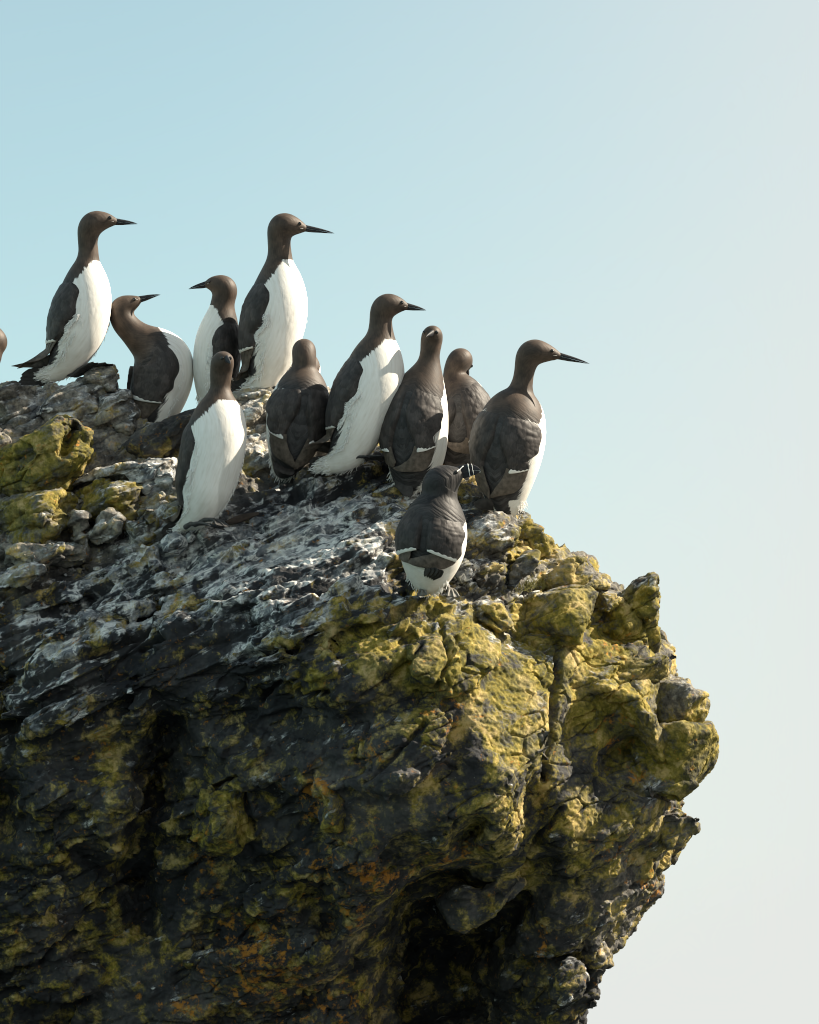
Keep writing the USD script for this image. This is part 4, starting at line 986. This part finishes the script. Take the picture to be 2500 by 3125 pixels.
# I, behind, head bowed
dI = dep(1400, 1440, .10)
bird('guillemot', 'guillemot with bowed head and drooping bill, half hidden behind two others on the right', 'seabird',
     [(1396, 1432, 0, 26), (1400, 1400, 0, 46), (1408, 1350, 0, 66), (1418, 1290, 0, 80), (1420, 1245, 0, 76), (1410, 1205, 0, 60), (1390, 1165, 0, 39), (1385, 1137, 0, 33), (1398, 1106, 5, 37), (1408, 1096, 14, 36), (1418, 1108, 24, 26), (1422, 1124, 30, 13)], 6, dI,
     (.25, .1, 1), ((1424, 1122, 22), (1431, 1154, 24)), (1400, 1440), wing=(.97, .30), wtips=[(1350, 1345, -90), (1352, 1350, -80)], tail=(1400, 1460, -60), seed=9, gape=False, rump=False, phimax=80)
# H, back view looking over its shoulder
dH = dep(1240, 1500, .02)
bird('guillemot', 'guillemot seen from behind looking back over its shoulder at the viewer', 'seabird',
     [(1232, 1494, 10, 22), (1252, 1462, 5, 50), (1266, 1412, 0, 78), (1268, 1358, 0, 93), (1266, 1303, 0, 99), (1272, 1247, 0, 92), (1285, 1195, 0, 72), (1299, 1153, 0, 54), (1308, 1116, 0, 38), (1312, 1082, 0, 32), (1316, 1050, 0, 34), (1319, 1028, -4, 35), (1321, 1019, -22, 27), (1322, 1016, -34, 14)], 7, dH,
     (.40, .1, .92), ((1323, 1015, -34), (1300, 1026, -88)), (1240, 1500), wing=(.97, .33), wtips=[(1207, 1420, -60), (1215, 1424, -50)], tail=(1236, 1512, -50), seed=10, gape=False, rump=False, throat=.2, phimax=116, wing_front=100)
# J, right-hand bird
dJ = dep(1550, 1584, -.01)
bird('guillemot', 'guillemot at the right end of the row, back turned and long bill pointing right', 'seabird',
     [(1556, 1568, 0, 18), (1546, 1536, 0, 46), (1544, 1494, 0, 68), (1545, 1440, 0, 88), (1550, 1385, 0, 102), (1557, 1333, 0, 106), (1567, 1282, 0, 93), (1579, 1238, 0, 60), (1588, 1199, 0, 41), (1596, 1160, 0, 33), (1603, 1122, 0, 34), (1613, 1088, 0, 40), (1632, 1074, -2, 41), (1670, 1077, -4, 28), (1706, 1086, -5, 13)], 7, dJ,
     (.40, .1, .92), ((1706, 1087, -5), (1800, 1108, -10)), (1550, 1580), feet=[((1546, 1572, -15), (1530, 1592, -50)), ((1572, 1562, 10), (1596, 1568, -10))], wing=(.96, .36), wtips=[(1489, 1522, -60), (1497, 1520, -55)], tail=(1456, 1530, -30), seed=11, throat=.24, phimax=114, wing_front=98)
# F, front bird facing us
dF = dep(600, 1612, -.01)
bird('guillemot', 'front guillemot facing the viewer with full white breast, lowest on the left slope', 'seabird',
     [(522, 1630, 40, 6), (562, 1602, 25, 21), (598, 1572, 5, 43), (614, 1536, 0, 60), (626, 1490, 0, 78), (638, 1440, 0, 85), (652, 1380, 0, 91), (661, 1325, 0, 90), (668, 1280, 0, 76), (669, 1242, 0, 55), (671, 1212, 0, 41), (672, 1184, 0, 32), (674, 1152, 0, 35), (677, 1118, -4, 37), (680, 1106, -16, 37), (688, 1098, -40, 22), (692, 1096, -52, 11)], 9, dF,
     (.58, .1, -.81), ((692, 1096, -52), (704, 1108, -105)), (600, 1612), feet=[((590, 1600, -50), (672, 1612, -110)), ((640, 1586, -60), (684, 1606, -118))], wing=(.90, .18),
     wtips=[(498, 1588, 50), (505, 1585, 40)], tail=(500, 1648, 60), seed=12, gape=False, wing_front=70)
# K, razorbill
dK = dep(1325, 1808, -.03)
bird('razorbill', 'small black-backed razorbill with a thick white-lined bill, standing below the others', 'seabird',
     [(1306, 1786, 0, 22), (1310, 1760, 0, 52), (1314, 1715, 0, 80), (1320, 1665, 0, 98), (1325, 1618, 0, 97), (1330, 1578, 0, 80), (1338, 1544, 0, 61), (1343, 1512, 0, 53), (1342, 1484, 0, 56), (1350, 1470, 0, 52), (1378, 1456, -4, 34), (1398, 1446, -6, 20)], 6, dK,
     (.30, .1, .95), ((1396, 1445, -6), (1468, 1432, -8)), (1325, 1810), feet=[((1292, 1800, -10), (1288, 1818, -50)), ((1372, 1798, -10), (1385, 1822, -55))], wing=(.98, .43), wtips=[(1228, 1700, -40), (1246, 1704, -35)], tail=(1338, 1738, -108), razor=True, seed=13, phimax=112, wing_front=98, foot_mat=SKINP, headtone=.25)

# ---------------------------------------------------------------- sticks, and the sea far below
STICK = simple('driftwood', (0.055, 0.042, 0.034), 0.8, 0.2, 0.4, 60.0)
def stick(label, pts, rad):
    w = np.array([at(u, v, dep(u, v) - 0.012) for u, v in pts])
    cur, _, _ = catmull(np.c_[w, rad], 14)
    jj = 0.15 * (fbm(cur[:, :3] * 90, 2, 4) - 0.5)
    vv, ff = tube(cur[:, :3], cur[:, 3] * (1 + jj), 8)
    base = w.mean(0)
    x = unique('/World/stick')
    m = usdkit.mesh(stage, x, (vv - base, ff), STICK, 50)
    UsdGeom.Xformable(m).AddTranslateOp().Set(Gf.Vec3d(*base))
    tag(m.GetPrim(), label, 'stick', 'sticks lying on the rock')
stick('flat brown stick lying on the rock right of the front guillemot feet', [(690, 1596), (735, 1582), (790, 1566)], [.005, .010, .004])
stick('short dark stick jutting from the blocks behind the right-hand guillemot', [(1600, 1596), (1625, 1612), (1652, 1634)], [.006, .007, .003])

GRASS = simple('dry_grass', (0.16, 0.15, 0.05), 0.8, 0.2, 0.5, 40.0)
rg = np.random.default_rng(77)
def grass(spots, label, cat):
    pts, cnt = [], 0
    for u0, v0, ru, rv, n in spots:
        for _ in range(n):
            u, v = rg.normal(u0, ru), rg.normal(v0, rv)
            b = at(u, v, rock_depth(u, v, 12) + 0.004)
            h = rg.uniform(0.008, 0.020); lean = rg.normal(0, .45, 3)
            tip = b + (np.array([0, 0, 1.0]) - 0.2 * CF + lean) * h
            pts += [b, b + (tip - b) * .4 + np.array([0, 0, .002]), b + (tip - b) * .75, tip]; cnt += 1
    pts = np.array(pts); base = pts.mean(0)
    bc = UsdGeom.BasisCurves.Define(stage, unique('/World/grass_tuft'))
    bc.AddTranslateOp().Set(Gf.Vec3d(*base))
    bc.CreateTypeAttr('cubic'); bc.CreateBasisAttr('bspline'); bc.CreateWrapAttr('pinned')
    bc.CreatePointsAttr(Vt.Vec3fArray.FromNumpy((pts - base).astype(np.float32)))
    bc.CreateCurveVertexCountsAttr(Vt.IntArray.FromNumpy(np.full(cnt, 4, np.int32)))
    bc.CreateWidthsAttr(Vt.FloatArray.FromNumpy(np.tile(np.array([.0016, .0014, .0010, .0003], np.float32), cnt))); bc.SetWidthsInterpolation('vertex')
    UsdShade.MaterialBindingAPI.Apply(bc.GetPrim()).Bind(GRASS)
    tag(bc.GetPrim(), label, cat, kind='stuff')
grass([(1640, 1792, 30, 6, 90), (1720, 1784, 30, 6, 70), (1600, 1800, 14, 5, 30)], 'short dry grass growing along the crack between the right-hand blocks', 'grass')
grass([(1930, 1872, 14, 12, 60), (1955, 1893, 10, 8, 30)], 'small dry grass tuft at the foot of the rock spike', 'grass')

# broken chips lying in the hollows of the ledges
vs, fs, gs, o = [], [], [], 0
for k in range(230):
    if k < 170:
        u, v = rg.uniform(0, 560), rg.uniform(1440, 1760)
    else:
        u, v = rg.uniform(1400, 1760), rg.uniform(1600, 1800)
    r = rg.uniform(0.003, 0.011) * (1 if k < 170 else .8)
    dd_ = rock_depth(u, v, 6, True)
    if dd_ is None or rock_depth(u, v - 25, 6, True) is None or rock_depth(u + 25, v, 6, True) is None:
        continue
    c = at(u, v, dd_ + 0.002)
    q = rg.normal(0, 1, (14, 3)) * np.array([1, 1, .6]); q /= np.linalg.norm(q, axis=1, keepdims=True) ** 0.7
    hull = trimesh.convex.convex_hull(q * r + c)
    vs.append(np.array(hull.vertices)); fs.append(np.array(hull.faces) + o); o += len(hull.vertices)
vs, fs = np.vstack(vs), np.vstack(fs)
chips = put('/World', 'rock_chips', (vs, fs), ROCK, False, {'growth': growth(vs), 'dry': dryness(vs)})
tag(chips, 'small broken rock chips scattered in the hollows of the ledges', 'rock chips', kind='stuff')

SEA = usdkit.material(stage, '/World/Looks/sea_water', {
    'g': ('geometry', {}), 'n': ('noise_texture', {'scale': 0.6, 'detail': 8.0, 'roughness': 0.6}), 'b': ('bump', {'strength': 0.7, 'distance': 0.3}),
    'p': ('principled_bsdf', {'base_color': (0.012, 0.03, 0.035), 'roughness': 0.12, 'specular_ior_level': 0.5})},
    [('g.position', 'n.vector'), ('n.fac', 'b.height'), ('b.normal', 'p.normal')], surface='p.BSDF')
r_ = np.r_[0, np.geomspace(2, 12000, 40)]; a_ = np.linspace(0, 2 * math.pi, 73)[:-1]
pv = np.array([[0, 0, 0.0]] + [[q * math.cos(b), q * math.sin(b), 0.0] for q in r_[1:] for b in a_])
pf = [(0, 1 + j, 1 + (j + 1) % 72) for j in range(72)]
for i in range(39):
    for j in range(72):
        a, b = 1 + i * 72 + j, 1 + i * 72 + (j + 1) % 72
        pf += [(a, a + 72, b + 72), (a, b + 72, b)]
tag(put('/World', 'sea', (pv, np.array(pf)), SEA, False), 'dark sea below the cliff', None, None, 'structure')
# foot of the cliff, below the frame, down into the sea
foot = trimesh.creation.icosphere(5)
fv = np.array(foot.vertices)
fv = fv / np.maximum(np.abs(fv).max(1, keepdims=True), 1e-9) ** 0.5
top_c = at(350, 3500, 0.15)
fv = fv * np.array([1.1, 0.55, 1.75]) + np.array([top_c[0] - .1, top_c[1] + .05, 1.35])
fa, _ = facets(fv, 0.35, 91, slope=.5, step=.3)
fv = fv + vnormals(fv, np.array(foot.faces)) * fa[:, None] * .6
put(C, 'cliff_foot', (fv, np.array(foot.faces)), ROCK, True, {'growth': np.tile([.2, .1, .1], (len(fv), 1)), 'dry': np.zeros(len(fv))})
